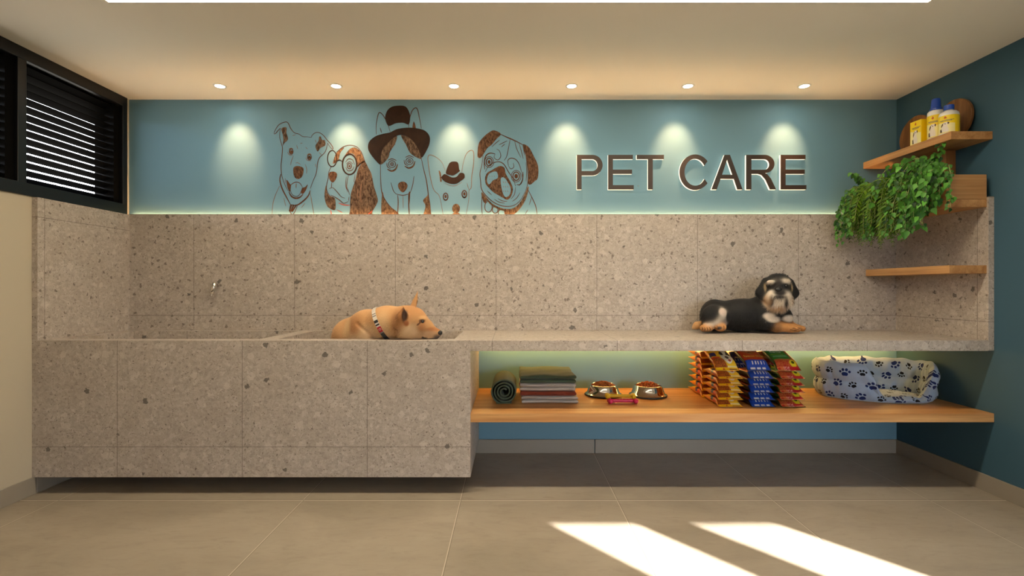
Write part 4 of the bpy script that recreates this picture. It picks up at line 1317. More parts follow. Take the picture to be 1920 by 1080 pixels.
class Leaves:
    def __init__(s): s.V = []; s.F = []; s.T = []
    def add(s, shape, M_, tone):
        n = len(s.V)
        for v in shape[0]: s.V.append(tuple(M_ @ v)); s.T.append(tone)
        for f in shape[1]: s.F.append([i + n for i in f])
    def build(s, name, mat, parent):
        me = bpy.data.meshes.new(name); me.from_pydata(s.V, [], s.F)
        at = me.attributes.new('tone', 'FLOAT', 'POINT'); at.data.foreach_set('value', s.T)
        for p in me.polygons: p.use_smooth = True
        return link(name, me, mat, parent)
def leaf_shape(half, fold=.25, curl=.3):
    """half: list of (y along, half width); pointed leaf folded along its rib, unit length"""
    V = []; Fs = []
    for (y, w) in half:
        z = -curl * y * y
        V += [Vector((-w, y, z + fold * w)), Vector((0, y, z)), Vector((w, y, z + fold * w))]
    for i in range(len(half) - 1):
        a = 3 * i
        Fs += [(a, a + 1, a + 4, a + 3), (a + 1, a + 2, a + 5, a + 4)]
    return V, Fs
IVY = leaf_shape([(0, .02), (.02, .15), (.12, .27), (.30, .33), (.52, .27), (.74, .15), (.92, .05), (1.0, .003)])
FERN = leaf_shape([(0, .03), (.2, .17), (.5, .17), (.8, .09), (1, .003)], .2, .25)
def basis(d, up):
    d = d.normalized(); x = d.cross(up)
    if x.length < 1e-4: x = d.cross(Vector((1, 0, 0)))
    x.normalize(); z = x.cross(d)
    return Matrix(((x.x, d.x, z.x), (x.y, d.y, z.y), (x.z, d.z, z.z)))
def hang_curve(p0, d0, length, drop, n=12):
    p = Vector(p0); v = Vector(d0).normalized(); out = [p.copy()]
    for i in range(n):
        v = (v + Vector((0, 0, -drop / n * (1 + i * .25)))).normalized(); p = p + v * (length / n); out.append(p.copy())
    return out
def plant(root, base, spec, seed):
    r = random.Random(seed)
    iv, fe = Leaves(), Leaves(); st = bmesh.new()
    def vine(p0, d0, length, drop, size):
        c = hang_curve(p0, d0, length, drop, 14)
        add_tube(st, c, [.0022] * 8 + [.0014] * 7, 5)
        for i in range(2, len(c)):
            for sd in range(2):
                if r.random() < .12: continue
                tg = (c[i] - c[i-1]).normalized()
                side = Vector((r.uniform(-1, .3), r.uniform(-1, 1), r.uniform(-.5, .5)))
                pet = (side.normalized() * .7 + tg * .2 + Vector((-.25, -.45, .15))).normalized()
                s_ = size * r.uniform(.6, 1.25)
                b0_ = c[i] + pet * (.012 + .015 * r.random())
                add_tube(st, [c[i], b0_], .0011, 4, cap=False)
                dd = (pet * .45 + Vector((r.uniform(-.3, .3), r.uniform(-.3, .2), -.75))).normalized()
                nrm = (Vector((-.35, -1, .45)) + Vector((r.uniform(-.5, .5), r.uniform(-.4, .4), r.uniform(-.4, .5)))).normalized()
                Mx = Matrix.Translation(b0_) @ (basis(dd, nrm).to_4x4()) @ Matrix.Scale(s_, 4)
                iv.add(IVY, Mx, min(1, max(0, r.gauss(.45, .28))))
    def frond(p0, d0, length, drop, size):
        c = hang_curve(p0, d0, length, drop, 16)
        add_tube(st, c, .0011, 4)
        for i in range(1, len(c)):
            tg = (c[i] - c[i-1]).normalized(); up = Vector((-.2, -.6, .8)); sx_ = tg.cross(up).normalized()
            f_ = math.sin(PI * (.12 + .85 * i / len(c))) ** .7
            for sd in (-1, 1):
                dd = (sx_ * sd + tg * .55 + Vector((0, 0, -.25)) + Vector((r.uniform(-.2, .2), r.uniform(-.2, .2), r.uniform(-.2, .2)))).normalized()
                fe.add(FERN, Matrix.Translation(c[i]) @ basis(dd, up).to_4x4() @ Matrix.Scale(size * f_ * r.uniform(.8, 1.2), 4), min(1, max(0, r.gauss(.4, .24))))
    spec(r, vine, frond)
    fe.build('fern_fronds', M['fern'], root); iv.build('ivy_leaves', M['ivy'], root)
    from_bm('stems', st, M['stem'], root, smooth=True)
def spec_near(r, vine, frond):
    # ivy towards the room, fern behind it
    for i in range(46):
        y = r.uniform(-.12, .03); x = r.uniform(-.06, .01)
        vine((x, y, .035), (r.uniform(-.75, -.15), r.uniform(-.35, .2), r.uniform(.1, .8)), r.uniform(.22, .56), r.uniform(2.0, 3.2), r.uniform(.028, .042))
    for i in range(4): vine((.0, r.uniform(-.04, .06), .04), (r.uniform(-.3, .1), r.uniform(-.2, .1), 1), r.uniform(.13, .21), .25, .034)
    for i in range(230):
        y = r.uniform(.03, .22)
        frond((r.uniform(-.07, -.01), y, .035), (-1, r.uniform(-.3, .2), r.uniform(-.2, 1.1)), r.uniform(.14, .46), r.uniform(1.6, 3.6), r.uniform(.034, .050))
def spec_far(r, vine, frond):
    for i in range(20):
        y = r.uniform(.03, .12)
        vine((r.uniform(-.12, -.04), y, .035), (r.uniform(-1.0, -.4), r.uniform(-.3, .2), r.uniform(.1, .7)), r.uniform(.24, .52), r.uniform(2.0, 3.2), r.uniform(.026, .036))
    for i in range(3): vine((-.10, .06, .03), (-.5, r.uniform(-.1, .1), .9), r.uniform(.14, .2), .4, .03)
    for i in range(9): vine((-.06, -.08, .03), (-.5, -.1, .3), r.uniform(.36, .48), 3.0, .024)
    for i in range(210):
        y = r.uniform(-.13, .08)
        frond((r.uniform(-.10, -.02), y, .035), (-.9, r.uniform(-.3, .2), r.uniform(-.2, .9)), r.uniform(.14, .46), r.uniform(1.6, 3.6), r.uniform(.034, .048))
pn = tag(empty('trailing_plant', (2.63, 3.12, 1.852)), 'larger trailing ivy and fern at the front of the oak planter', 'plant', 'trailing plants in the oak planter')
plant(pn, None, spec_near, 11)
pf = tag(empty('trailing_plant', (2.62, 3.47, 1.852)), 'darker trailing plant at the far end of the planter, by the back wall', 'plant', 'trailing plants in the oak planter')
plant(pf, None, spec_far, 12)

# ================================================================== DOGS
def smin(a, b, k):
    h = np.clip(0.5 + 0.5 * (b - a) / k, 0, 1)
    return b + (a - b) * h - k * h * (1 - h)
class Body:
    """blended tapered limbs and ellipsoids, turned into one continuous skin"""
    def __init__(s): s.p = []; s.cut = []
    def cone(s, a, b, ra, rb, col, k=.02, sq=None):
        s.p.append(('c', np.array(a, float), np.array(b, float), ra, rb, k, np.array(col[:3]), np.array(sq or (1, 1, 1), float)))
    def ell(s, c, r, col, k=.02, R=None):
        s.p.append(('e', np.array(c, float), np.array(r, float), R, 0, k, np.array(col[:3]), None))
    def dist(s, q, P):
        if q[0] == 'c':
            _, a, b, ra, rb, k, col, sq = q
            pa, ba = (P - a) * sq, (b - a) * sq
            t = np.clip((pa @ ba) / max(ba @ ba, 1e-9), 0, 1)
            return np.linalg.norm(pa - t[..., None] * ba, axis=-1) - (ra + (rb - ra) * t)
        _, c, r, R, _, k, col, _ = q
        d = P - c
        if R is not None: d = d @ R
        k0 = np.linalg.norm(d / r, axis=-1); k1 = np.linalg.norm(d / r ** 2, axis=-1) + 1e-9
        return k0 * (k0 - 1) / k1
    def sdf(s, P):
        out = None
        for q in s.p:
            d = s.dist(q, P)
            out = d if out is None else smin(out, d, q[5])
        for q in s.cut: out = -smin(-out, s.dist(q, P), q[5])
        return out
    def colour(s, P, soft=.010):
        D = np.stack([s.dist(q, P) for q in s.p], -1)
        D = D - D.min(-1, keepdims=True)
        W = np.exp(-D / soft); W /= W.sum(-1, keepdims=True)
        return W @ np.stack([q[6] for q in s.p])
    def skin(s, lo, hi, h, floor=None):
        lo, hi = np.array(lo), np.array(hi)
        n = np.ceil((hi - lo) / h).astype(int) + 1
        ax = [lo[i] + h * np.arange(n[i]) for i in range(3)]
        G = np.stack(np.meshgrid(*ax, indexing='ij'), -1)
        V = s.sdf(G)
        if floor is not None: V = np.maximum(V, floor - G[..., 2])
        ins = V < 0
        nx, ny, nz = n - 1
        cnt = np.zeros((nx, ny, nz)); pos = np.zeros((nx, ny, nz, 3))
        offs = [(0,0,0),(1,0,0),(0,1,0),(1,1,0),(0,0,1),(1,0,1),(0,1,1),(1,1,1)]
        edges = [(0,1),(2,3),(4,5),(6,7),(0,2),(1,3),(4,6),(5,7),(0,4),(1,5),(2,6),(3,7)]
        def c_(o): return V[o[0]:o[0]+nx, o[1]:o[1]+ny, o[2]:o[2]+nz]
        for a, b in edges:
            va, vb = c_(offs[a]), c_(offs[b])
            m = (va < 0) != (vb < 0)
            t = np.where(m, va / np.where(m, va - vb, 1), 0)
            oa, ob = np.array(offs[a]), np.array(offs[b])
            pos += np.where(m[..., None], oa + t[..., None] * (ob - oa), 0); cnt += m
        act = cnt > 0
        idx = -np.ones((nx, ny, nz), int); idx[act] = np.arange(act.sum())
        I = np.argwhere(act)
        verts = lo + h * (I + pos[act] / cnt[act][:, None])
        faces = []
        for axis in range(3):
            sl0 = [slice(0, nx + 1), slice(0, ny + 1), slice(0, nz + 1)]
            A = [slice(None)] * 3; B = [slice(None)] * 3
            A[axis] = slice(0, n[axis] - 1); B[axis] = slice(1, n[axis])
            ch = ins[tuple(A)] != ins[tuple(B)]
            o1, o2 = [i for i in range(3) if i != axis]
            for e in np.argwhere(ch):
                if e[o1] == 0 or e[o2] == 0 or e[o1] >= n[o1] - 1 or e[o2] >= n[o2] - 1: continue
                q = []
                for d1, d2 in ((-1, -1), (0, -1), (0, 0), (-1, 0)):
                    c = e.copy(); c[o1] += d1; c[o2] += d2; q.append(int(idx[tuple(c)]))
                if min(q) < 0: continue
                if ins[tuple(e)] == (axis == 1): q = q[::-1]
                faces.append(q)
        return verts, faces
    def surface(s, p, d, n=40):
        """walk from inside point p along d to the skin"""
        p = np.array(p, float); d = np.array(d, float); d /= np.linalg.norm(d)
        lo, hi = 0.0, .5
        t = 0.0
        while s.sdf((p + d * t)[None])[0] < 0 and t < .5: t += .004
        return p + d * t

M['coat'] = attr_mat('short_coat', 'coat', 0.8, 0.25, (90, 260, 260), 0.14, 0.25, 0.1)
M['coat_long'] = attr_mat('long_coat', 'coat', 0.65, 0.35, (120, 260, 60), 0.2, 0.4, 0.05)
M['eye'] = plain('dark_eye', lin(20, 13, 10), 0.06, var=.1, spec=.8)
M['noseskin'] = plain('nose_skin', lin(22, 20, 21), 0.35, var=.2, scale=300, bump=.3)

def marks(P, C, lst):
    for (c, r, col, soft) in lst:
        d = np.linalg.norm((P - np.array(c)) / np.array(r), axis=-1)
        w = np.clip((1 + soft - d) / (2 * soft), 0, 1); w = w * w * (3 - 2 * w)
        C[:] = C * (1 - w[:, None]) + np.array(col[:3]) * w[:, None]

def make_skin(name, verts, faces, cols, mat, root, relax=3):
    me = bpy.data.meshes.new(name)
    me.from_pydata([tuple(v) for v in verts], [], faces)
    set_attr(me, 'coat', np.concatenate([cols, np.ones((len(cols), 1))], 1))
    o = link(name, me, mat, root, True)
    bm = bmesh.new(); bm.from_mesh(me)
    bmesh.ops.recalc_face_normals(bm, faces=bm.faces)
    for _ in range(relax): bmesh.ops.smooth_vert(bm, verts=bm.verts, factor=.5, use_axis_x=True, use_axis_y=True, use_axis_z=True)
    bm.to_mesh(me); bm.free()
    return o

def tufts(name, body, roots, mat, root, seed, length, wid, dirf, colf, n_seg=3):
    """locks of hair: thin tapering blades standing on the skin"""
    r = np.random.default_rng(seed)
    V, Fs, Cc = [], [], []
    eps = .002
    E_ = np.eye(3) * eps
    GR_ = np.stack([body.sdf(roots + E_[i]) - body.sdf(roots - E_[i]) for i in range(3)], -1)
    off = np.array(root.location)
    for p, g_ in zip(roots, GR_):
        nrm = g_ / (np.linalg.norm(g_) + 1e-9)
        d = dirf(p, nrm, r); d /= np.linalg.norm(d)
        L_ = length * r.uniform(.6, 1.25); w_ = wid * r.uniform(.7, 1.3)
        sd = np.cross(d, nrm + r.normal(0, .3, 3)); sd /= np.linalg.norm(sd) + 1e-9
        c = np.array(colf(p, r)); n0 = len(V)
        for k in range(n_seg + 1):
            t = k / n_seg
            q = p - off - nrm * .002 + d * L_ * t + np.array([0, 0, -1]) * L_ * .25 * t * t
            w2 = w_ * (1 - t ** 1.5) + .00015
            V += [tuple(q - sd * w2), tuple(q + sd * w2)]; Cc += [(*c, 1), (*c, 1)]
        for k in range(n_seg): a = n0 + 2 * k; Fs.append((a, a + 1, a + 3, a + 2))
    me = bpy.data.meshes.new(name); me.from_pydata(V, [], Fs); set_attr(me, 'coat', Cc)
    return link(name, me, mat, root, True)

# ---------------------------------------------------------------- tan dog in the right basin
def Q(u, v, Y): return np.array(PX(600 + u / 6.75, 520 + v / 6.75, Y))
def rr(r, Y=3.03): return r / 6.75 * Y / F
tan, cream, brown = lin(196, 150, 102), lin(216, 182, 142), lin(158, 106, 62)
fawn = lin(186, 140, 94); dk = lin(58, 36, 24)
B = Body()
HY = 3.035
B.ell(Q(1140, 545, HY), (rr(185), .070, rr(180)), fawn, .03)                       # skull
B.cone(Q(1215, 545, HY), Q(1330, 625, HY), rr(140), rr(104), fawn, .03)                # forehead to stop
B.cone(Q(1300, 640, HY), Q(1490, 705, HY), rr(96), rr(52), fawn, .02, (1, 1.25, 1))       # muzzle
B.cone(Q(1180, 700, HY), Q(1460, 765, HY), rr(84), rr(32), cream, .02, (1, 1.3, 1))       # lower jaw
B.ell(Q(1090, 660, HY), (rr(140), .062, rr(125)), tan, .03)                             # cheek
B.ell(Q(1325, 540, HY - .028), (rr(42), .012, rr(26)), fawn, .012)                         # brow ridges
B.ell(Q(1325, 535, HY + .034), (rr(42), .012, rr(26)), fawn, .012)
B.cone(Q(1030, 560, HY + .01), Q(840, 570, HY + .05), rr(192), rr(195), tan, .04)             # neck
B.cone(Q(850, 580, HY + .06), Q(610, 640, HY + .13), rr(200), rr(228), tan, .05)
B.cone(Q(600, 660, HY + .15), Q(400, 745, HY + .19), rr(240), rr(240), tan, .05)                # shoulders and back
B.cone(Q(400, 760, HY + .20), Q(350, 980, HY + .26), rr(218), rr(225), fawn, .05)                 # back down to the rump
B.cone(Q(640, 760, HY + .15), Q(520, 960, HY + .20), rr(235), rr(225), cream, .05)                # chest and belly inside the basin
B.ell(Q(560, 640, HY + .10), (rr(140), .06, rr(170)), tan, .03)                               # shoulder blade
zf = BF + .006
# skin folds between shoulder and neck and behind the cheek
_fold = []
for path, r_ in (([(480, 580), (560, 645), (640, 708), (690, 775)], .010), ([(1000, 650), (982, 715), (1000, 780)], .007)):
    for p_ in catmull(path, False, 5):
        q_ = B.surface(Q(p_.x, p_.y, HY + .05), (0, -1, 0))
        _fold.append(('e', q_ + np.array([0, -.002, 0]), np.array([r_, r_, r_]), None, 0, .010, np.zeros(3), None))
def lowz(u, Y, z): p = Q(u, 600, Y); p[2] = z; return p
B.cone(Q(640, 820, HY + .075), lowz(600, HY + .085, zf + .12), rr(115), rr(70), tan, .03)          # near foreleg
B.cone(lowz(600, HY + .085, zf + .12), lowz(640, HY + .075, zf + .03), rr(70), rr(56), tan, .02)
B.cone(lowz(640, HY + .075, zf + .03), lowz(780, HY + .070, zf + .025), rr(56), rr(52), cream, .02)
B.cone(Q(760, 800, HY + .22), lowz(760, HY + .24, zf + .12), rr(100), rr(66), tan, .03)            # far foreleg
B.cone(lowz(760, HY + .24, zf + .12), lowz(900, HY + .22, zf + .028), rr(64), rr(52), cream, .02)
B.ell(lowz(360, HY + .15, zf + .14), (rr(190), .06, rr(210)), fawn, .04)                              # haunch
B.cone(lowz(300, HY + .12, zf + .05), lowz(480, HY + .11, zf + .028), rr(66), rr(54), cream, .02)
B.cone(lowz(260, HY + .30, zf + .10), lowz(420, HY + .42, zf + .04), rr(62), rr(36), fawn, .03)       # tail curled round
# far ear, upright and thin
B.cone(Q(1170, 400, HY + .045), Q(1205, 300, HY + .055), rr(46), rr(30), fawn, .015, (1, 1.4, 1))
B.cone(Q(1205, 300, HY + .055), Q(1238, 172, HY + .060), rr(28), rr(7), fawn, .012, (1, 1.3, 1))
# near ear, a cupped shell turned to the side
EY = HY - .070
B.cone(Q(1030, 615, EY + .010), Q(1045, 500, EY - .008), rr(88), rr(70), brown, .014, (1, 1.35, 1))
B.cone(Q(1045, 500, EY - .008), Q(1056, 374, EY - .016), rr(70), rr(9), brown, .012, (1, 1.35, 1))
B.cone(Q(1085, 610, EY + .004), Q(1105, 480, EY - .006), rr(48), rr(20), fawn, .010, (1, 1.35, 1))
B.cut.append(('e', np.array(Q(1076, 490, EY - .050)), np.array([rr(38), .044, rr(96)]), None, 0, .006, np.zeros(3), None))
lo = Q(150, 1330, 3.0); 
lo = (Q(60, 600, 3.4)[0], 2.93, BF + .001); hi = (Q(1600, 600, 3.03)[0], 3.60, Q(1240, 130, 3.1)[2])
B.cut += _fold
V_, F_ = B.skin(lo, hi, .0052, floor=BF + .004)
Cc = B.colour(V_)
near = HY - .07
mk = [(Q(560, 760, HY), (rr(300), .13, rr(150)), cream, .5), (Q(820, 640, HY), (rr(110), .09, rr(190)), lin(212, 176, 132), .5), (Q(1140, 690, HY - .05), (rr(150), .05, rr(110)), lin(214, 180, 138), .5),
      (Q(430, 600, HY + .04), (rr(110), .14, rr(130)), lin(166, 118, 76), .6), (Q(330, 640, HY + .05), (rr(50), .12, rr(120)), lin(206, 168, 122), .5), (Q(1180, 430, HY), (rr(230), .08, rr(80)), lin(180, 130, 84), .5),
      (Q(980, 560, HY - .05), (rr(60), .05, rr(120)), lin(160, 112, 72), .6),
      (Q(1300, 615, HY), (rr(60), .08, rr(70)), lin(174, 118, 74), .5), (Q(1420, 655, HY), (rr(110), .06, rr(34)), lin(172, 116, 72), .4), (Q(1370, 730, HY - .03), (rr(120), .05, rr(50)), lin(198, 160, 122), .5),
      (Q(1070, 480, EY - .02), (rr(34), .04, rr(88)), dk, .4), (Q(1092, 585, EY - .02), (rr(30), .04, rr(34)), lin(150, 92, 54), .4), (Q(1226, 330, HY + .02), (rr(14), .05, rr(50)), dk, .5),
      (Q(1492, 770, HY), (rr(60), .06, rr(52)), lin(92, 82, 76), .5), (Q(1430, 790, HY), (rr(80), .06, rr(26)), lin(84, 74, 66), .4), (Q(1315, 775, HY - .035), (rr(46), .03, rr(13)), lin(40, 26, 20), .4), (Q(1380, 795, HY - .03), (rr(60), .03, rr(13)), lin(36, 26, 22), .4),
      (Q(1288, 553, near), (rr(38), .05, rr(25)), lin(70, 46, 32), .4), (Q(1298, 508, near), (rr(46), .05, rr(22)), lin(206, 160, 110), .5)]
def trail(pts, r_, Y, col, soft=.5):
    c = catmull(pts, False, 5); return [(Q(p.x, p.y, Y), (rr(r_), .05, rr(r_)), col, soft) for p in c]
mk += trail([(1278, 562), (1255, 582), (1232, 604)], 9, near, lin(96, 62, 42))
mk += trail([(1502, 764), (1450, 788), (1390, 798), (1330, 783), (1290, 764)], 10, HY - .04, lin(54, 40, 36))
marks(V_, Cc, mk)
dog = tag(empty('dog', (Q(500, 700, 3.2)[0], 3.2, BF)), 'tan prick-eared dog resting its chin on the tub rim', 'dog')
def rel(v, root): return v - np.array(root.location)
def skinned(name, V, Fc, C, mat, root, relax=3): return make_skin(name, rel(V, root), Fc, C, mat, root, relax)
skinned('body', V_, F_, Cc, M['coat'], dog, 2)
def ball(name, c, r, mat, root, sc=(1, 1, 1)):
    bm = bmesh.new(); bmesh.ops.create_uvsphere(bm, u_segments=24, v_segments=16, radius=r)
    bmesh.ops.scale(bm, vec=sc, verts=bm.verts)
    bmesh.ops.translate(bm, vec=Vector(rel(np.array(c), root)), verts=bm.verts)
    return from_bm(name, bm, mat, root, smooth=True)
p = B.surface(Q(1290, 553, HY), (0.25, -1, 0)); ball('eye', p + np.array([-.001, .0055, 0]), .0098, M['eye'], dog)
p = B.surface(Q(1290, 553, HY), (0.25, 1, 0)); ball('eye', p + np.array([-.001, -.0055, 0]), .0098, M['eye'], dog)
bm = bmesh.new()
for c, r_, s_ in ((Q(1512, 702, HY), rr(38), (1, 1.15, .92)), (Q(1500, 725, HY), rr(30), (1, .8, 1.0))):
    t_ = bmesh.new(); bmesh.ops.create_uvsphere(t_, u_segments=20, v_segments=14, radius=r_); bmesh.ops.scale(t_, vec=s_, verts=t_.verts)
    merge(bm, t_, 0, Matrix.Translation(Vector(rel(c, dog))))
from_bm('nose', bm, M['noseskin'], dog, smooth=True)
# collar fitted to the neck
cc = (Q(705, 420, HY + .06) + Q(868, 770, HY + .03)) / 2
ctop, cbot = Q(705, 415, HY + .06), Q(868, 772, HY + .03)
d1 = (ctop - cbot); d1[1] = 0; d1 /= np.linalg.norm(d1); d2 = np.array([0, -1.0, 0]); cax = np.cross(d1, d2); cax /= np.linalg.norm(cax)
ring = []; NS = 72
for i in range(NS):
    a = 2 * PI * i / NS
    d_ = d1 * math.cos(a) + d2 * math.sin(a)
    ring.append((a, d_, B.surface(cc, d_)))
wid = .0118
def band(name, a0, a1, mat, off, w=wid, root=dog):
    bm = bmesh.new(); rows = []
    sel = [q for q in ring + [(q[0] + 2 * PI, q[1], q[2]) for q in ring] if a0 - 1e-6 <= q[0] <= a1 + 1e-6]
    for a, d_, p in sel:
        rows.append([bm.verts.new(Vector(rel(p + d_ * o_ + cax * s_ * w, dog))) for s_, o_ in ((-1, -.001), (-1, off), (1, off), (1, -.001))])
    for r0, r1 in zip(rows[:-1], rows[1:]):
        for k in range(4): bm.faces.new((r0[k], r1[k], r1[(k + 1) % 4], r0[(k + 1) % 4]))
    return from_bm(name, bm, mat, root)
cw, ck, crd, cg = (plain('collar_white', lin(206, 198, 188), .7, var=.12, scale=200), plain('collar_black', lin(28, 28, 30), .6), plain('collar_red', lin(178, 34, 44), .5), plain('collar_grey', lin(120, 116, 112), .6))
col = band('collar', 0, 2 * PI, cw, .0035)
segs = [(cg, 40, 46), (cg, 52, 57), (ck, 68, 78), (ck, 84, 90), (crd, 96, 116), (cg, 116, 121), (ck, 121, 180)]
for i_, (m_, a0, a1) in enumerate(segs):
    step = 360 / NS
    b_ = band('collar_panel', math.radians(round(a0 / step) * step), math.radians(max(round(a1 / step), round(a0 / step) + 1) * step), m_, .0042)
    b_.parent = col
pr = B.surface(cc, d1 * math.cos(math.radians(106)) + d2 * math.sin(math.radians(106)))
bm = bmesh.new()
t_ = bmesh.new(); add_lathe(t_, [(.0045, -.0012), (.0068, -.0012), (.0068, .0012), (.0045, .0012), (.0045, -.0012)], seg=24)
merge(bm, t_, 0, Matrix.Translation(Vector(rel(pr + np.array([0, -.0062, 0]), dog))) @ Matrix.Rotation(PI / 2, 4, 'X'))
o = from_bm('buckle', bm, M['chrome'], dog, smooth=True); o.parent = col
_rg = np.random.default_rng(9)
_ix = np.flatnonzero((V_[:, 2] > .88) & (V_[:, 0] < Q(1470, 700, HY)[0]))
_ix = _rg.choice(_ix, 5200, replace=False)
_lut = {tuple(np.round(v, 6)): c for v, c in zip(V_[_ix], Cc[_ix])}
tufts('coat_hair', B, V_[_ix], M['coat'], dog, 6, .0105, .0008,
      lambda p, n, r: n * .13 + np.array([-1.0, -.05, -.30]) + r.normal(0, .14, 3), lambda p, r: np.clip(_lut[tuple(np.round(p, 6))] * r.uniform(.80, 1.2), 0, 1))

# ---------------------------------------------------------------- black dog on the counter
def Q2(u, v, Y): return np.array(PX(1270 + u / 6.75, 500 + v / 6.75, Y))
def r2(r, Y=3.47): return r / 6.75 * Y / F
K, TN, WH, GR = lin(15, 14, 15), lin(188, 132, 76), lin(214, 200, 182), lin(120, 112, 108)
D = Body(); AY = 3.50
D.ell(Q2(455, 620, AY + .01), (r2(128), .090, r2(190)), K, .04)                                # rump
D.cone(Q2(500, 610, AY + .01), Q2(800, 615, AY), r2(178), r2(190), K, .05)                     # loin and ribs
D.cone(Q2(800, 615, AY), Q2(1080, 600, AY - .01), r2(190), r2(205), K, .05)
D.cone(Q2(1080, 610, AY - .01), Q2(1270, 660, AY - .02), r2(185), r2(150), K, .05)            # chest
D.cone(Q2(1100, 540, AY - .02), Q2(1250, 400, AY - .05), r2(155), r2(145), K, .05)             # neck
D.ell(Q2(1340, 640, AY - .04), (r2(95), .06, r2(110)), K, .04)
HY2 = AY - .085
D.ell(Q2(1275, 285, HY2), (r2(172), .088, r2(180)), K, .03)                                    # head
D.ell(Q2(1275, 170, HY2 - .01), (r2(130), .060, r2(70)), K, .03)                                 # forehead
MY = HY2 - .075
D.ell(Q2(1275, 420, HY2 - .045), (r2(148), .060, r2(112)), WH, .03)                              # beard
D.ell(Q2(1205, 395, MY + .012), (r2(70), .034, r2(88)), WH, .02); D.ell(Q2(1355, 395, MY + .012), (r2(70), .034, r2(88)), WH, .02)      # whisker pads
D.ell(Q2(1282, 330, MY + .010), (r2(62), .032, r2(46)), K, .02)                                 # short muzzle
D.ell(Q2(1280, 480, MY + .010), (r2(70), .034, r2(66)), WH, .02)                                 # chin
D.ell(Q2(1185, 195, HY2 - .070), (r2(52), .018, r2(26)), WH, .014); D.ell(Q2(1372, 190, HY2 - .070), (r2(52), .018, r2(26)), WH, .014)   # brows
for (a, b, c, sg) in (((1120, 185), (1050, 330), (1068, 400), 1), ((1425, 200), (1478, 335), (1450, 420), -1)):               # dropped ears
    D.cone(Q2(*a, HY2 - .01), Q2(*b, HY2 - .02), r2(48), r2(56), K, .018, (1, 1.6, 1))
    D.cone(Q2(*b, HY2 - .02), Q2(*c, HY2 - .025), r2(56), r2(26), K, .018, (1, 1.6, 1))
# hind leg and paws
NY = 3.405
D.ell(Q2(440, 640, AY - .075), (r2(135), .045, r2(150)), K, .03)
D.cone(Q2(560, 590, AY - .085), Q2(490, 700, AY - .095), r2(50), r2(40), WH, .02)
D.cone(Q2(490, 700, AY - .095), Q2(380, 755, AY - .095), r2(40), r2(44), WH, .02)
D.cone(Q2(400, 772, AY - .095), Q2(330, 778, AY - .105), r2(50), r2(44), TN, .015)
D.cone(Q2(590, 640, AY - .06), Q2(560, 755, AY - .09), r2(46), r2(50), GR, .02)
D.ell(Q2(548, 768, AY - .105), (r2(68), .034, r2(52)), TN, .012)
D.cone(Q2(330, 715, AY - .02), Q2(250, 745, AY - .03), r2(36), r2(44), TN, .02); D.cone(Q2(250, 745, AY - .03), Q2(200, 775, AY - .03), r2(42), r2(20), lin(186, 152, 110), .02)   # tail
for i_, (u, v) in enumerate(((318, 796), (350, 802), (385, 803), (415, 797))): D.ell(Q2(u, v - 8, AY - .128), (r2(19), .016, r2(22)), TN, .006)
for i_, (u, v) in enumerate(((500, 775), (535, 792), (570, 790), (600, 775))): D.ell(Q2(u, v - 6, AY - .128), (r2(19), .014, r2(20)), TN, .006)
# forelegs stretched to the right
FYn = AY - .115
D.cone(Q2(1080, 700, AY - .09), Q2(1250, 765, FYn), r2(85), r2(60), K, .03)
D.cone(Q2(1250, 765, FYn), Q2(1440, 778, FYn - .01), r2(60), r2(50), TN, .02)
D.cone(Q2(1440, 778, FYn - .01), Q2(1520, 792, FYn - .015), r2(52), r2(40), TN, .015)
D.cone(Q2(1330, 700, AY - .06), Q2(1450, 760, FYn + .055), r2(58), r2(50), TN, .02)
D.cone(Q2(1450, 760, FYn + .055), Q2(1585, 785, FYn + .045), r2(50), r2(36), TN, .015)
for k_ in range(4): D.ell(Q2(1520 + 10 * (1 - abs(k_ - 1.5)), 798, FYn - .045 + .018 * k_), (r2(30), .0085, r2(24)), TN, .006)
for k_ in range(4): D.ell(Q2(1592 + 8 * (1 - abs(k_ - 1.5)), 790, FYn + .018 + .016 * k_), (r2(26), .0078, r2(22)), TN, .006)
DZ = TOP
lo = (Q2(120, 600, 3.5)[0], 3.28, DZ - .02); hi = (Q2(1690, 600, 3.4)[0], 3.655, Q2(1200, 40, 3.4)[2])
V_, F_ = D.skin(lo, hi, .0052, floor=DZ + .001)
Cc = D.colour(V_, .006)
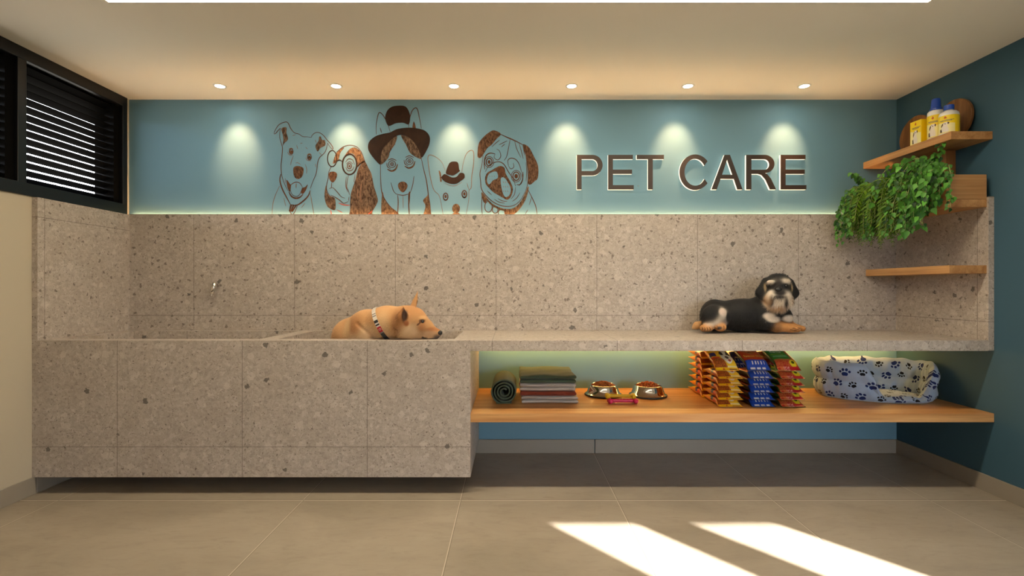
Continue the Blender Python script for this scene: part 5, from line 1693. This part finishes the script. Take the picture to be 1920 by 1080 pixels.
mk = [(Q2(1140, 625, AY - .10), (r2(75), .08, r2(48)), WH, .35), (Q2(1190, 665, AY - .10), (r2(95), .08, r2(38)), WH, .35), (Q2(1400, 655, AY - .09), (r2(85), .08, r2(42)), WH, .35),
      (Q2(1320, 560, AY - .10), (r2(40), .06, r2(40)), GR, .6), (Q2(555, 575, AY - .09), (r2(46), .06, r2(44)), lin(206, 186, 172), .35), (Q2(640, 640, AY - .09), (r2(30), .05, r2(70)), K, .4),
      (Q2(1283, 260, MY - .01), (r2(60), .07, r2(95)), lin(50, 44, 42), .5), (Q2(1282, 335, MY), (r2(70), .05, r2(34)), lin(40, 35, 34), .5), (Q2(1285, 385, MY - .02), (r2(84), .05, r2(22)), lin(44, 40, 40), .5),
      (Q2(1200, 440, MY - .02), (r2(24), .05, r2(70)), lin(58, 52, 50), .5), (Q2(1372, 450, MY - .02), (r2(24), .05, r2(64)), lin(58, 52, 50), .5),
      (Q2(1270, 520, MY), (r2(90), .06, r2(26)), lin(196, 158, 122), .6), (Q2(1135, 430, HY2 - .04), (r2(34), .05, r2(60)), lin(190, 150, 112), .6), (Q2(1415, 420, HY2 - .04), (r2(24), .05, r2(60)), lin(190, 160, 130), .6),
      (Q2(1128, 265, HY2 - .05), (r2(18), .05, r2(50)), lin(170, 146, 110), .5), (Q2(1432, 265, HY2 - .05), (r2(16), .05, r2(50)), lin(170, 146, 110), .5),
      (Q2(1185, 248, HY2 - .09), (r2(50), .05, r2(32)), K, .4), (Q2(1366, 244, HY2 - .09), (r2(50), .05, r2(32)), K, .4),
      (Q2(528, 775, AY - .13), (r2(34), .03, r2(20)), lin(52, 46, 46), .5)]
def trail2(pts, r_, Y, col, soft=.5):
    c = catmull(pts, False, 5); return [(Q2(p.x, p.y, Y), (r2(r_), .03, r2(r_)), col, soft) for p in c]
toe_shade = lin(92, 58, 30)  # shade of the grooves between the toes, painted into the coat
for pts in ([(318, 772), (316, 800)], [(346, 774), (346, 806)], [(378, 774), (380, 806)], [(408, 772), (412, 802)], [(505, 752), (512, 790)], [(585, 752), (588, 792)]): mk += trail2(pts, 6, AY - .135, toe_shade)
for pts in ([(1448, 800), (1500, 812)], [(1470, 780), (1530, 792)], [(1540, 776), (1590, 784)]): mk += trail2(pts, 6, FYn - .05, toe_shade)
marks(V_, Cc, mk)
dog2 = tag(empty('dog', (Q2(800, 700, AY)[0], AY, TOP)), 'black and tan dog with a white beard lying on the counter', 'dog')
skinned('body', V_, F_, Cc, M['coat_long'], dog2, 2)
for u_ in (1187, 1368):
    p = D.surface(Q2(u_, 243, HY2 - .075) + np.array([0, .06, 0]), (0, -1, 0)); ball('eye', p + np.array([0, .0045, 0]), .0115, M['eye'], dog2)
p = D.surface(Q2(1284, 292, MY - .012) + np.array([0, .05, 0]), (0, -1, 0))
ball('nose', p + np.array([0, .004, .002]), r2(40), M['noseskin'], dog2, (1.05, .7, .8))
# hair locks: pick skin points by region
rg = np.random.default_rng(4)
def pick(cond, n):
    idx = np.flatnonzero(cond); return V_[rg.choice(idx, min(n, len(idx)), replace=False)]
cu = lambda u: Q2(u, 400, HY2)[0]
cv = lambda v: Q2(1280, v, HY2)[2]
X_, Y_, Z_ = V_[:, 0], V_[:, 1], V_[:, 2]
lut = {tuple(np.round(v, 6)): c for v, c in zip(V_, Cc)}
def coatc(p, r): return np.clip(lut[tuple(np.round(p, 6))] * r.uniform(.75, 1.25), 0, 1)
beard = (Z_ < cv(345)) & (Z_ > cv(545)) & (X_ > cu(1105)) & (X_ < cu(1435)) & (Y_ < HY2 + .01)
tufts('beard', D, pick(beard, 1300), M['coat_long'], dog2, 1, .026, .0008,
      lambda p, n, r: n * .45 + np.array([(p[0] - cu(1282)) * 7, -.15, -1.0]) + r.normal(0, .14, 3), coatc)
crown = (Z_ > cv(300)) & (Y_ < HY2 + .09)
tufts('head_hair', D, pick(crown, 1500), M['coat_long'], dog2, 2, .013, .0007,
      lambda p, n, r: n * .35 + np.array([(p[0] - cu(1280)) * 10, .0, -.7 if abs(p[0] - cu(1280)) > .05 else .35]) + r.normal(0, .15, 3), coatc)
coat = (Z_ < cv(300)) & (X_ < cu(1500)) & (Z_ > DZ + .026) & ~beard & (Cc[:, 0] < .30)
tufts('coat_hair', D, pick(coat, 6500), M['coat_long'], dog2, 3, .014, .0007,
      lambda p, n, r: n * .28 + np.array([-.55, -.05, -.55]) + r.normal(0, .12, 3), coatc)
